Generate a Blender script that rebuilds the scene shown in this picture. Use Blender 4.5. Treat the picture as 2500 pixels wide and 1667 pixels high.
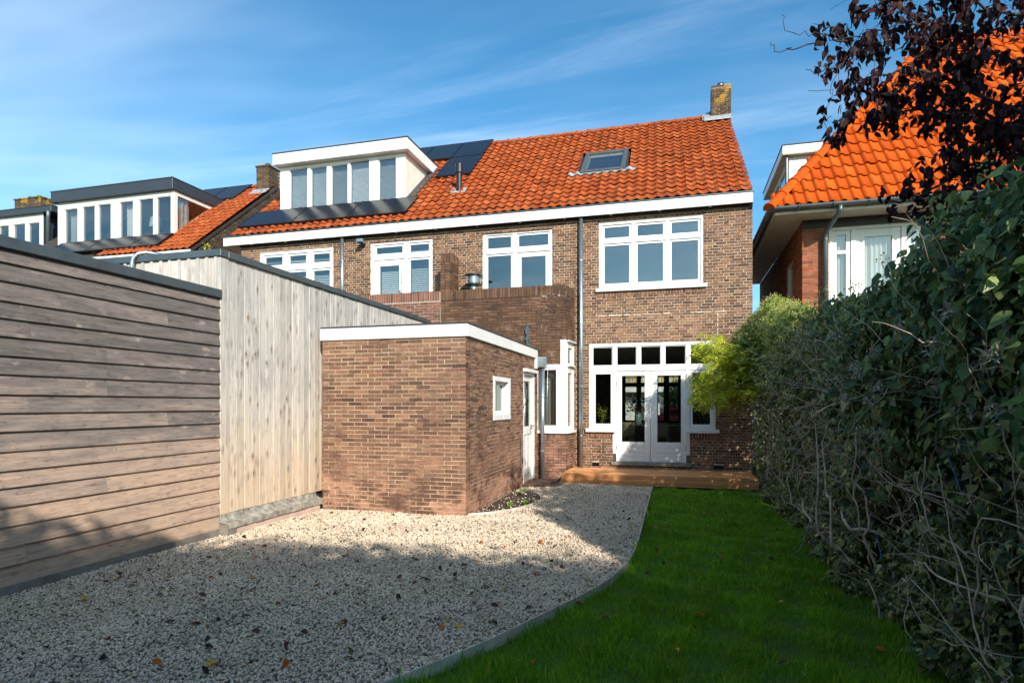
import bpy, math, random
import numpy as np
from mathutils import Vector, Matrix
random.seed(7); rng = np.random.default_rng(11)
sc = bpy.context.scene
for o in list(bpy.data.objects): bpy.data.objects.remove(o)
COL = sc.collection

# ------------------------------------------------------------------ camera, sky, sun, exposure
cam_d = bpy.data.cameras.new('camera'); cam = bpy.data.objects.new('camera', cam_d); COL.objects.link(cam)
cam.location = (0, 0, 1.6); cam.rotation_euler = (math.radians(90), 0, math.radians(15.423))
cam_d.sensor_width = 36; cam_d.lens = 36*1468/2500; cam_d.shift_y = (987-833.5)/2500
cam_d.clip_start = 0.05; cam_d.clip_end = 2000
sc.camera = cam
SUN_AZ = math.radians(33.5); SUN_EL = math.radians(28.5)
TO_SUN = Vector((math.sin(SUN_AZ)*math.cos(SUN_EL), -math.cos(SUN_AZ)*math.cos(SUN_EL), math.sin(SUN_EL)))
w = bpy.data.worlds.new('World'); sc.world = w; w.use_nodes = True
nt = w.node_tree; nt.nodes.clear()
def wn(t, **k):
    n = nt.nodes.new(t)
    for a, b in k.items(): setattr(n, a, b)
    return n
sky = wn('ShaderNodeTexSky', sky_type='NISHITA'); sky.sun_disc = False
sky.sun_elevation = SUN_EL; sky.sun_rotation = math.radians(180-33.5)
sky.air_density = 1.0; sky.dust_density = 1.3; sky.ozone_density = 1.6; sky.altitude = 0
tc = wn('ShaderNodeTexCoord'); sep = wn('ShaderNodeSeparateXYZ'); nt.links.new(tc.outputs['Generated'], sep.inputs[0])
zc = wn('ShaderNodeMath', operation='MAXIMUM'); zc.inputs[1].default_value = .06; nt.links.new(sep.outputs['Z'], zc.inputs[0])
dx = wn('ShaderNodeMath', operation='DIVIDE'); dy = wn('ShaderNodeMath', operation='DIVIDE')
nt.links.new(sep.outputs['X'], dx.inputs[0]); nt.links.new(zc.outputs[0], dx.inputs[1])
nt.links.new(sep.outputs['Y'], dy.inputs[0]); nt.links.new(zc.outputs[0], dy.inputs[1])
cmb = wn('ShaderNodeCombineXYZ'); nt.links.new(dx.outputs[0], cmb.inputs[0]); nt.links.new(dy.outputs[0], cmb.inputs[1])
def wisps(rot, scale, sc_n, detail, dist, lo, hi, amt):
    mp = wn('ShaderNodeMapping'); nt.links.new(cmb.outputs[0], mp.inputs[0])
    mp.inputs['Rotation'].default_value = (0, 0, rot); mp.inputs['Scale'].default_value = scale
    ns = wn('ShaderNodeTexNoise'); ns.inputs['Scale'].default_value = sc_n; ns.inputs['Detail'].default_value = detail
    ns.inputs['Roughness'].default_value = .62; ns.inputs['Distortion'].default_value = dist
    nt.links.new(mp.outputs[0], ns.inputs['Vector'])
    mr = wn('ShaderNodeMapRange', interpolation_type='SMOOTHSTEP'); nt.links.new(ns.outputs['Fac'], mr.inputs[0])
    for i, v in zip((1, 2, 3, 4), (lo, hi, 0, amt)): mr.inputs[i].default_value = v
    return mr
w1 = wisps(math.radians(24), (.35, 2.0, 1), .85, 9, .5, .50, .88, .27)
w2 = wisps(math.radians(38), (.3, 1.1, 1), .45, 5, .3, .44, .82, .38)
ad = wn('ShaderNodeMath', operation='ADD', use_clamp=True); nt.links.new(w1.outputs[0], ad.inputs[0]); nt.links.new(w2.outputs[0], ad.inputs[1])
hs = wn('ShaderNodeHueSaturation'); hs.inputs['Saturation'].default_value = 1.18; hs.inputs['Value'].default_value = 1.0
tint = wn('ShaderNodeMix', data_type='RGBA', blend_type='MULTIPLY'); tint.inputs[0].default_value = 1; tint.inputs[7].default_value = (.60, .80, .83, 1)
nt.links.new(sky.outputs[0], tint.inputs[6]); nt.links.new(tint.outputs[2], hs.inputs['Color'])
mx = wn('ShaderNodeMix', data_type='RGBA'); nt.links.new(ad.outputs[0], mx.inputs[0]); nt.links.new(hs.outputs[0], mx.inputs[6])
mx.inputs[7].default_value = (7.2, 7.8, 8.6, 1)
bg = wn('ShaderNodeBackground'); bg.inputs['Strength'].default_value = .15; nt.links.new(mx.outputs[2], bg.inputs['Color'])
wo = wn('ShaderNodeOutputWorld'); nt.links.new(bg.outputs[0], wo.inputs['Surface'])
sun_d = bpy.data.lights.new('sun', 'SUN'); sun_d.energy = 3.75; sun_d.angle = math.radians(.6); sun_d.color = (1, .93, .82)
sun = bpy.data.objects.new('sun', sun_d); COL.objects.link(sun); sun.location = (10, -16, 12)
sun.rotation_euler = (-TO_SUN).to_track_quat('-Z', 'Y').to_euler()
vs = sc.view_settings; vs.view_transform = 'Standard'; vs.look = 'None'; vs.exposure = 0.76; vs.gamma = 1; vs.use_curve_mapping = False
sc.cycles.max_bounces = 8; sc.cycles.transparent_max_bounces = 12; sc.cycles.caustics_reflective = False; sc.cycles.caustics_refractive = False
try: sc.cycles.use_denoising = True
except Exception: pass

# ------------------------------------------------------------------ materials
def srgb(r, g, b):
    f = lambda c: (c/255/12.92) if c/255 <= .04045 else ((c/255+.055)/1.055)**2.4
    return (f(r), f(g), f(b), 1)
class N:
    """small node-graph helper"""
    def __init__(s, name, rough=.6, metal=0, spec=.5):
        s.m = bpy.data.materials.new(name); s.m.use_nodes = True; s.t = s.m.node_tree
        s.b = s.t.nodes['Principled BSDF']; s.b.inputs['Roughness'].default_value = rough
        s.b.inputs['Metallic'].default_value = metal; s.b.inputs['Specular IOR Level'].default_value = spec
        s._pos = None; s._rnd = None
    def n(s, t, ins=None, **k):
        d = s.t.nodes.new(t)
        for a, b in k.items(): setattr(d, a, b)
        for a, b in (ins or {}).items(): s.put(d.inputs[a], b)
        return d
    def put(s, sock, v):
        if hasattr(v, 'links'): s.t.links.new(v, sock)
        else: sock.default_value = v[:3] if sock.type == 'VECTOR' and hasattr(v, '__len__') and len(v) == 4 else v
    def math(s, op, a, b=0., clamp=False):
        return s.n('ShaderNodeMath', {0: a, 1: b}, operation=op, use_clamp=clamp).outputs[0]
    def pos(s):
        if s._pos is None: s._pos = s.n('ShaderNodeNewGeometry').outputs['Position']
        return s._pos
    def rnd(s):
        if s._rnd is None:
            a = s.n('ShaderNodeObjectInfo').outputs['Random']; g = s.n('ShaderNodeNewGeometry').outputs['Random Per Island']
            s._rnd = s.math('FRACT', s.math('ADD', a, g))
        return s._rnd
    def rnd2(s, k): return s.math('FRACT', s.math('MULTIPLY', s.rnd(), k))
    def map(s, vec, scale=(1, 1, 1), loc=(0, 0, 0), rot=(0, 0, 0)):
        return s.n('ShaderNodeMapping', {0: vec, 'Scale': scale, 'Location': loc, 'Rotation': rot}).outputs[0]
    def noise(s, vec, scale, detail=3, rough=.55, dist=0., out='Fac'):
        return s.n('ShaderNodeTexNoise', {'Vector': vec, 'Scale': scale, 'Detail': detail, 'Roughness': rough, 'Distortion': dist}).outputs[out]
    def ramp(s, f, stops, interp='LINEAR'):
        d = s.n('ShaderNodeValToRGB', {0: f}); r = d.color_ramp; r.interpolation = interp
        while len(r.elements) > 1: r.elements.remove(r.elements[-1])
        r.elements[0].position = stops[0][0]; r.elements[0].color = stops[0][1]
        for p, c in stops[1:]:
            e = r.elements.new(p); e.color = c
        return d.outputs[0]
    def step(s, f, lo, hi, a=0., b=1.):
        return s.n('ShaderNodeMapRange', {0: f, 1: lo, 2: hi, 3: a, 4: b}, interpolation_type='SMOOTHSTEP').outputs[0]
    def mix(s, f, a, b, mode='MIX'):
        return s.n('ShaderNodeMix', {0: f, 6: a, 7: b}, data_type='RGBA', blend_type=mode).outputs[2]
    def scale_col(s, col, f):
        return s.n('ShaderNodeVectorMath', {0: col, 'Scale': f}, operation='SCALE').outputs[0]
    def bump(s, h, strength=.3, dist=.01):
        s.put(s.b.inputs['Normal'], s.n('ShaderNodeBump', {'Strength': strength, 'Distance': dist, 'Height': h}).outputs[0])
    def col(s, c): s.put(s.b.inputs['Base Color'], c); return s
    def sep(s, v): return s.n('ShaderNodeSeparateXYZ', {0: v}).outputs
    def offs(s, vec, k=37.):
        r = s.rnd(); c = s.n('ShaderNodeCombineXYZ', {0: s.math('MULTIPLY', r, k), 1: s.math('MULTIPLY', r, k*1.7), 2: s.math('MULTIPLY', r, k*.6)}).outputs[0]
        return s.n('ShaderNodeVectorMath', {0: vec, 1: c}, operation='ADD').outputs[0]

def plain(name, c, rough=.5, metal=0, var=.12, sc_=6, spec=.5, bump=0):
    m = N(name, rough, metal, spec); f = m.noise(m.pos(), sc_, 5)
    m.col(m.scale_col(c, m.step(f, .25, .75, 1-var, 1+var)) if var else c)
    if bump: m.bump(m.noise(m.pos(), sc_*8, 3), bump, .004)
    return m.m
def brick_mat(name, cols, dirt=.0, white=.0, lowstain=False, soot_scale=1.2, rough=.85):
    m = N(name, rough, spec=.25); r = m.rnd(); k = len(cols)
    base = m.ramp(r, [(i/(k-1), c) for i, c in enumerate(cols)])
    f = m.noise(m.pos(), 60, 4); f2 = m.noise(m.pos(), 9, 3)
    base = m.scale_col(base, m.math('MULTIPLY', m.step(f, .2, .8, .72, 1.28), m.step(f2, .25, .75, .82, 1.15)))
    if dirt:
        d = m.step(m.noise(m.map(m.pos(), (1, 1, .8)), soot_scale, 5, .65), .40, .66, 0, dirt)
        base = m.mix(d, base, m.scale_col(base, .30))
    if white:
        wf = m.step(m.noise(m.pos(), 7, 6, .75), .60, .72, 0, 1); wf = m.math('MULTIPLY', wf, m.step(m.noise(m.pos(), 1.3, 3), .45, .65, 0, white))
        base = m.mix(wf, base, srgb(205, 190, 178))
    if lowstain:
        z = m.sep(m.pos())[2]; low = m.step(z, .25, 1.15, 1, 0)
        st = m.step(m.noise(m.map(m.pos(), (1, 1, 2.2)), 2.3, 5, .7), .44, .58, 0, .85)
        lm = m.math('MULTIPLY', low, m.step(m.noise(m.pos(), 3.2, 4, .6), .35, .6, .15, .75))
        base = m.mix(lm, base, srgb(186, 139, 116)); base = m.mix(m.math('MULTIPLY', low, st), base, srgb(78, 54, 44))
        sc2 = m.step(m.noise(m.pos(), 85, 2, .6, 1.2), .64, .70, 0, .55)
        base = m.mix(sc2, base, srgb(190, 165, 145))
    m.col(base); m.bump(m.math('ADD', m.math('MULTIPLY', f, .6), f2), .55, .008); return m.m
def mortar_mat(name, c, c2=None, lo=.5, hi=.62, sc_=3):
    m = N(name, .95, spec=.1); f = m.noise(m.pos(), 40, 4)
    base = m.scale_col(c, m.step(f, .2, .8, .75, 1.15))
    if c2: base = m.mix(m.step(m.noise(m.pos(), sc_, 5, .7), lo, hi), base, c2)
    m.col(base); m.bump(f, .5, .006); return m.m
B_HOUSE = brick_mat('house_brick', [srgb(88, 62, 52), srgb(116, 84, 66), srgb(134, 96, 74), srgb(102, 74, 61), srgb(146, 108, 82), srgb(76, 56, 49), srgb(124, 88, 70)], dirt=.25, white=.25)
B_EXT = brick_mat('weathered_extension_brick', [srgb(86, 64, 52), srgb(110, 80, 62), srgb(96, 70, 56), srgb(124, 92, 70), srgb(76, 58, 50)], dirt=.62, white=.55, soot_scale=.75)
B_EXTN = brick_mat('neighbour_extension_brick', [srgb(96, 60, 50), srgb(128, 84, 68), srgb(112, 74, 60), srgb(138, 92, 74), srgb(80, 56, 50)], dirt=.2, white=.1)
B_SHED = brick_mat('shed_brick', [srgb(98, 70, 58), srgb(138, 102, 82), srgb(118, 86, 70), srgb(152, 114, 92), srgb(108, 78, 66), srgb(150, 118, 92), srgb(84, 62, 55), srgb(142, 100, 82)], dirt=.28, lowstain=True)
B_D = brick_mat('red_brick', [srgb(132, 72, 50), srgb(158, 92, 62), srgb(146, 82, 56), srgb(120, 66, 48), srgb(166, 100, 68)], dirt=.15)
B_GABLE = brick_mat('dark_gable_brick', [srgb(66, 54, 48), srgb(88, 72, 60), srgb(76, 60, 52), srgb(96, 82, 64), srgb(58, 48, 44)], dirt=.4, white=.3)
B_CHIM = brick_mat('chimney_brick', [srgb(88, 68, 52), srgb(112, 92, 60), srgb(98, 74, 58), srgb(124, 104, 66), srgb(76, 60, 50)], dirt=.3)
MORT = mortar_mat('mortar', srgb(190, 174, 154)); MORT_SHED = mortar_mat('shed_mortar', srgb(192, 170, 144), srgb(104, 94, 86), .50, .64, 1.1)
MORT_EXT = mortar_mat('extension_mortar', srgb(70, 58, 50), srgb(178, 166, 152), .55, .66, 1.9)
MORT_EXTN = mortar_mat('neighbour_mortar', srgb(170, 162, 152)); MORT_DK = mortar_mat('dark_mortar', srgb(150, 138, 122), srgb(96, 86, 74))
MORT_D = mortar_mat('red_brick_mortar', srgb(140, 122, 104))

def tile_mat(name, cols, stain, lichen, rough=.75):
    m = N(name, .9, spec=.12); r = m.rnd(); k = len(cols)
    base = m.ramp(r, [(i/(k-1), c) for i, c in enumerate(cols)])
    f = m.noise(m.pos(), 35, 4); base = m.scale_col(base, m.step(f, .2, .8, .8, 1.18))
    d = m.step(m.noise(m.pos(), 17, 5, .65), .46, .68, 0, stain*.8); base = m.mix(d, base, srgb(72, 50, 40))
    d2 = m.step(m.noise(m.pos(), 1.1, 3), .5, .7, 0, stain*.45); base = m.mix(d2, base, srgb(120, 62, 40))
    if lichen:
        l = m.math('MULTIPLY', m.step(m.noise(m.pos(), 16, 3), .68, .72), m.step(m.noise(m.pos(), 2.2, 2), .5, .6, .1, lichen))
        base = m.mix(l, base, srgb(198, 150, 40))
    m.col(base); m.bump(f, .3, .006); return m.m
T_A = tile_mat('clay_pan_tile', [srgb(152, 70, 34), srgb(168, 80, 40), srgb(138, 62, 32), srgb(176, 92, 52), srgb(156, 72, 34)], 1.0, .8)
T_B = tile_mat('old_clay_tile', [srgb(156, 74, 38), srgb(170, 84, 44), srgb(144, 68, 36), srgb(178, 96, 54)], .85, .2)
T_D = tile_mat('new_clay_tile', [srgb(186, 76, 16), srgb(196, 84, 20), srgb(176, 70, 16), srgb(200, 92, 28)], .30, .0, .6)

def wood_h(name):   # weathered horizontal cladding, grain along Y
    m = N(name, .8, spec=.2); p = m.offs(m.pos()); z = m.sep(m.pos())[2]
    g = m.noise(m.map(p, (1, 1.2, 34)), 3.2, 6, .65, .4); g2 = m.noise(m.map(p, (1, .8, 5)), 2.2, 4, .6)
    t = m.math('ADD', m.step(z, .1, 2.3, -.05, .9), m.math('MULTIPLY', m.math('SUBTRACT', g2, .5), 1.3))
    t = m.math('ADD', t, m.math('MULTIPLY', m.math('SUBTRACT', m.rnd(), .5), .35))
    base = m.ramp(t, [(0, srgb(192, 164, 142)), (.3, srgb(170, 148, 134)), (.6, srgb(136, 124, 117)), (1, srgb(104, 98, 95))])
    base = m.scale_col(base, m.step(g, .25, .75, .72, 1.25))
    dk = m.step(m.noise(m.map(p, (1, 3, 9)), 3.0, 5, .7), .52, .70, 0, .5); base = m.mix(dk, base, srgb(70, 62, 60))
    v = m.n('ShaderNodeTexVoronoi', {'Vector': m.map(p, (0, 3.6, 7.0), rot=(0, 0, 0)), 'Scale': 1.0, 'Randomness': 1.0}, feature='F1')
    kd = v.outputs['Distance']; kr = m.sep(v.outputs['Color'])[0]
    kn = m.math('MULTIPLY', m.step(kd, .07, .24, 1, 0), m.step(kr, .08, .35)); core = m.math('MULTIPLY', m.step(kd, .02, .055, 1, 0), m.step(kr, .4, .5))
    sm = m.math('MULTIPLY', m.step(m.noise(m.map(p, (0, 9, 14), rot=(.5, 0, 0)), 1.0, 3), .56, .74, 0, .7), m.step(kd, .2, .5, 1, 0))
    base = m.mix(m.math('MULTIPLY', kn, m.step(kr, .1, 1, .12, .6)), base, srgb(176, 158, 142)); base = m.mix(sm, base, srgb(172, 162, 152)); base = m.mix(m.math('MULTIPLY', core, .85), base, srgb(104, 70, 48))
    m.col(base); m.bump(m.math('ADD', g, m.math('MULTIPLY', kn, -.6)), .35, .006); return m.m
def wood_v(name):
    m = N(name, .8, spec=.2); p = m.offs(m.pos()); z = m.sep(m.pos())[2]
    g = m.noise(m.map(p, (34, 34, 1.2)), 1.6, 6, .65, .5); g2 = m.noise(m.map(p, (5, 5, .8)), 1.6, 4, .6)
    t = m.math('ADD', m.step(z, .2, 2.2, 0, .85), m.math('MULTIPLY', m.math('SUBTRACT', g2, .5), 1.0))
    base = m.ramp(t, [(0, srgb(216, 192, 166)), (.35, srgb(212, 198, 180)), (.7, srgb(206, 198, 188)), (1, srgb(180, 176, 172))])
    base = m.scale_col(base, m.step(g, .25, .75, .80, 1.14)); base = m.scale_col(base, m.step(m.rnd2(7.3), 0, 1, .86, 1.08))
    v = m.n('ShaderNodeTexVoronoi', {'Vector': m.map(p, (9, 9, 4.2)), 'Scale': 1.0, 'Randomness': 1.0}, feature='F1')
    kd = v.outputs['Distance']; kr = m.sep(v.outputs['Color'])[0]
    kn = m.math('MULTIPLY', m.step(kd, .05, .42, 1, 0), m.step(kr, .15, .5)); core = m.math('MULTIPLY', m.step(kd, .05, .15, 1, 0), m.step(kr, .3, .5))
    base = m.mix(m.math('MULTIPLY', kn, .55), base, srgb(150, 132, 112)); base = m.mix(m.math('MULTIPLY', core, .75), base, srgb(98, 78, 60))
    dk = m.step(m.noise(m.map(p, (7, 7, 2.2)), 1.4, 5, .7), .50, .68, 0, .4); base = m.mix(dk, base, srgb(128, 118, 110))
    m.col(base); m.bump(m.math('ADD', g, kn), .6, .012); return m.m
def wood_deck(name):
    m = N(name, .55, spec=.35); p = m.offs(m.pos()); s = m.sep(m.pos())
    g = m.noise(m.map(p, (1, 26, 26)), 2.2, 6, .65, .5)
    base = m.ramp(m.math('ADD', g, m.math('MULTIPLY', m.math('SUBTRACT', m.rnd(), .5), .5)), [(.2, srgb(176, 106, 58)), (.5, srgb(232, 166, 110)), (.8, srgb(244, 192, 140))])
    v = m.n('ShaderNodeTexVoronoi', {'Vector': m.map(p, (3.2, 9, 9)), 'Scale': 1.0}, feature='F1')
    kn = m.math('MULTIPLY', m.step(v.outputs['Distance'], .08, .26, 1, 0), m.step(m.sep(v.outputs['Color'])[0], .4, .6))
    base = m.mix(m.math('MULTIPLY', kn, .8), base, srgb(92, 46, 22)); m.col(base)
    m.bump(g, .25, .004); return m.m
W_H = wood_h('weathered_larch'); W_V = wood_v('grey_larch'); W_DECK = wood_deck('stained_decking')
def paint(name, c, dirt):
    m = N(name, .38); st = m.step(m.noise(m.map(m.pos(), (9, 9, .9)), 1.0, 5, .7), .50, .80, 0, dirt); sp = m.step(m.noise(m.pos(), 14, 4, .7), .60, .76, 0, dirt*.8)
    base = m.mix(st, c, srgb(150, 142, 128)); base = m.mix(sp, base, srgb(160, 150, 136)); base = m.scale_col(base, m.step(m.noise(m.pos(), 1.4, 3), .3, .7, .95, 1.03)); m.col(base); return m.m
WHITE = paint('white_paint', (.80, .79, .77, 1), .30); WHITE2 = paint('offwhite_paint', (.72, .70, .66, 1), .4)
CREAM = plain('cream_board', (.74, .68, .60, 1), .5, 0, .06, 4)
ZINC = plain('grey_zinc', srgb(96, 106, 110), .45, .6, .15, 5); ZINC_LT = plain('galvanised_steel', srgb(170, 180, 186), .34, .85, .15, 14)
LEAD = plain('lead_flashing', srgb(158, 162, 166), .6, .3, .25, 9, bump=.4); LEAD_DK = plain('stained_lead', srgb(158, 154, 144), .6, .1, .5, 14, bump=.4)
ANTH = plain('anthracite_trim', srgb(52, 58, 66), .4, 0, .08, 3); BLACK = plain('black_plastic', srgb(24, 24, 26), .35, 0, .1, 8)
DKWOOD = plain('dark_stained_timber', srgb(58, 48, 42), .7, 0, .2, 6); ROOFING = plain('bitumen_roofing', srgb(58, 60, 64), .8, 0, .2, 5)
PLASTER = plain('interior_plaster', (.58, .56, .52, 1), .9, 0, .04, 2); DKPLASTER = plain('dark_interior_plaster', (.16, .15, .14, 1), .9, 0, .06, 2); FLOORW = plain('interior_floor', (.34, .25, .17, 1), .5, 0, .2, 4)
CONC = plain('concrete', srgb(128, 122, 114), .9, 0, .25, 7, bump=.5); PINK = plain('pink_concrete', srgb(206, 180, 166), .9, 0, .14, 6, bump=.4)
SOIL = plain('soil', srgb(66, 52, 40), 1, 0, .45, 22, bump=1.0); STEEL_EDGE = plain('steel_edging', srgb(196, 192, 182), .6, .0, .25, 6)
CLOTH = plain('white_curtain', (.78, .78, .76, 1), .9, 0, .05, 6); OAK = plain('oak_table', srgb(176, 138, 96), .45, 0, .18, 7)
SHELL = plain('cream_chair_shell', srgb(196, 178, 148), .5, 0, .04, 4); POTG = plain('green_glazed_pot', srgb(120, 150, 138), .2, 0, .1, 5)
REDP = plain('red_car_paint', srgb(168, 28, 30), .25, 0, .03, 3); RUBBER = plain('rubber', srgb(28, 28, 28), .8); ASPH = plain('asphalt', (.055, .055, .058, 1), .9, 0, .2, 30, bump=.5)
CABLE = plain('grey_cable', srgb(120, 120, 118), .5); BLUE = plain('blue_twine', srgb(40, 110, 170), .6)

def glass_mat(name, ior, tint, rough=0.0):
    m = N(name); t = m.t; t.nodes.remove(m.b); out = t.nodes['Material Output']
    bf = m.n('ShaderNodeNewGeometry').outputs['Backfacing']; fr = m.n('ShaderNodeFresnel', {'IOR': m.math('POWER', ior, m.math('SUBTRACT', 1., m.math('MULTIPLY', bf, 2.)))}); tr = m.n('ShaderNodeBsdfTransparent', {'Color': m.scale_col(tint, m.step(m.rnd(), 0, 1, .82, 1.0))})
    wav = m.noise(m.pos(), 1.2, 2); bp = m.n('ShaderNodeBump', {'Strength': .10, 'Distance': .03, 'Height': wav})
    gl = m.n('ShaderNodeBsdfGlossy', {'Roughness': rough, 'Color': (1, 1, 1, 1), 'Normal': bp.outputs[0]})
    mx = m.n('ShaderNodeMixShader', {0: fr.outputs[0], 1: tr.outputs[0], 2: gl.outputs[0]}); t.links.new(mx.outputs[0], out.inputs['Surface']); return m.m
GLASS = glass_mat('window_glass', 1.85, (.95, .97, .96, 1)); GLASS_UP = glass_mat('coated_glass', 2.2, (.84, .87, .87, 1)); GLASS_GR = glass_mat('green_glass', 1.5, (.55, .72, .62, 1))
GLASS_ST = {k: glass_mat('stained_'+k, 1.5, c) for k, c in dict(amber=(.9, .75, .35, 1), red=(.8, .2, .08, 1), clear=(.9, .9, .75, 1)).items()}
def solar_mat():
    m = N('solar_cell', .22, 0, .25); s = m.n('ShaderNodeTexCoord').outputs['Object']
    br = m.n('ShaderNodeTexBrick', {'Vector': s, 'Scale': 1.0, 'Mortar Size': .012, 'Mortar Smooth': .2, 'Brick Width': .157, 'Row Height': .157, 'Color1': srgb(18, 22, 30), 'Color2': srgb(15, 19, 27), 'Mortar': srgb(30, 34, 40)}, offset=0.0)
    m.col(br.outputs['Color']); return m.m
SOLAR = solar_mat()

def leaf_mat(name, cols, rough=.4, spec=.5, trans=.25, vein=False):
    m = N(name, rough, spec=spec); k = len(cols)
    base = m.ramp(m.rnd(), [(i/(k-1), c) for i, c in enumerate(cols)])
    f = m.noise(m.pos(), 45, 3); base = m.scale_col(base, m.step(f, .2, .8, .75, 1.25))
    m.col(base); m.bump(f, .3, .003)
    tr = m.n('ShaderNodeBsdfTranslucent', {'Color': m.scale_col(base, 1.4)}); mx = m.n('ShaderNodeMixShader', {0: trans, 1: m.b.outputs[0], 2: tr.outputs[0]})
    m.t.links.new(mx.outputs[0], m.t.nodes['Material Output'].inputs['Surface']); return m.m
IVY = leaf_mat('ivy_leaf', [srgb(41, 59, 33), srgb(67, 90, 49), srgb(51, 72, 44), srgb(136, 149, 86), srgb(37, 52, 33), srgb(76, 101, 54), srgb(176, 180, 107), srgb(57, 81, 47), srgb(111, 127, 54), srgb(46, 63, 38)], .42, .38)
IVYIN = leaf_mat('ivy_leaf_painted_shade', [srgb(30, 39, 21), srgb(39, 50, 26), srgb(34, 44, 24)], .7, .1, .05)  # darker ivy copy: shade of the hedge's inner gaps put into the colour
IVYBIG = leaf_mat('broad_leaf', [srgb(53, 81, 47), srgb(76, 107, 59), srgb(62, 92, 54), srgb(113, 136, 66), srgb(46, 70, 42), srgb(143, 160, 91), srgb(69, 96, 52)], .44, .38)
YELG = leaf_mat('yellow_green_leaf', [srgb(144, 160, 40), srgb(179, 185, 51), srgb(126, 149, 42), srgb(216, 204, 59), srgb(110, 137, 42)], .45, trans=.35)
PURP = leaf_mat('purple_leaf', [srgb(34, 20, 24), srgb(46, 22, 24), srgb(30, 20, 26), srgb(66, 28, 24), srgb(40, 26, 30)], .6, .2, trans=.15)
UMBEL = plain('ivy_flower', srgb(182, 176, 104), .8, 0, .2, 20); FLUFF = plain('clematis_seed_head', srgb(176, 168, 152), .95, 0, .2, 20)
BARK = plain('grey_vine_bark', srgb(188, 170, 146), .9, 0, .3, 14, bump=.6); BARKD = plain('dark_bark', srgb(54, 44, 38), .9, 0, .3, 14, bump=.6)
DRY = plain('dry_twig', srgb(176, 160, 134), .9, 0, .25, 14)
def grass_mat():
    m = N('grass_blade', .45, spec=.35); base = m.ramp(m.rnd(), [(0, srgb(85, 138, 17)), (.4, srgb(117, 171, 24)), (.75, srgb(101, 154, 21)), (.93, srgb(150, 192, 42)), (1, srgb(224, 204, 80))])
    big = m.noise(m.pos(), 1.1, 3); base = m.scale_col(base, m.step(big, .3, .7, .8, 1.18)); wr = m.step(m.noise(m.pos(), 2.6, 4, .6), .52, .72, 0, .5); base = m.mix(wr, base, srgb(130, 144, 42)); m.col(base)
    tr = m.n('ShaderNodeBsdfTranslucent', {'Color': base}); mx = m.n('ShaderNodeMixShader', {0: .3, 1: m.b.outputs[0], 2: tr.outputs[0]})
    m.t.links.new(mx.outputs[0], m.t.nodes['Material Output'].inputs['Surface']); return m.m
GRASS = grass_mat()
def pebble_mat():
    m = N('pebble', .75, spec=.3)
    base = m.ramp(m.rnd(), [(0, srgb(236, 217, 191)), (.3, srgb(216, 196, 173)), (.45, srgb(242, 224, 203)), (.6, srgb(194, 177, 161)), (.7, srgb(232, 211, 180)), (.8, srgb(164, 149, 134)), (.88, srgb(218, 195, 161)), (.94, srgb(116, 103, 93)), (1, srgb(76, 63, 54))])
    base = m.scale_col(base, m.step(m.noise(m.pos(), 1.1, 5, .65), .3, .7, .80, 1.08)); m.col(base); return m.m
PEB = pebble_mat()
LEAFC = {k: leaf_mat('fallen_'+k, [srgb(*a), srgb(*b)], .6, .3, .15) for k, a, b in (('brown', (92, 52, 28), (70, 40, 26)), ('orange', (190, 104, 34), (168, 88, 30)), ('green', (86, 96, 38), (62, 80, 36)), ('yellow', (196, 158, 60), (180, 140, 50)), ('dark', (48, 30, 26), (38, 26, 24)))}

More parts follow.
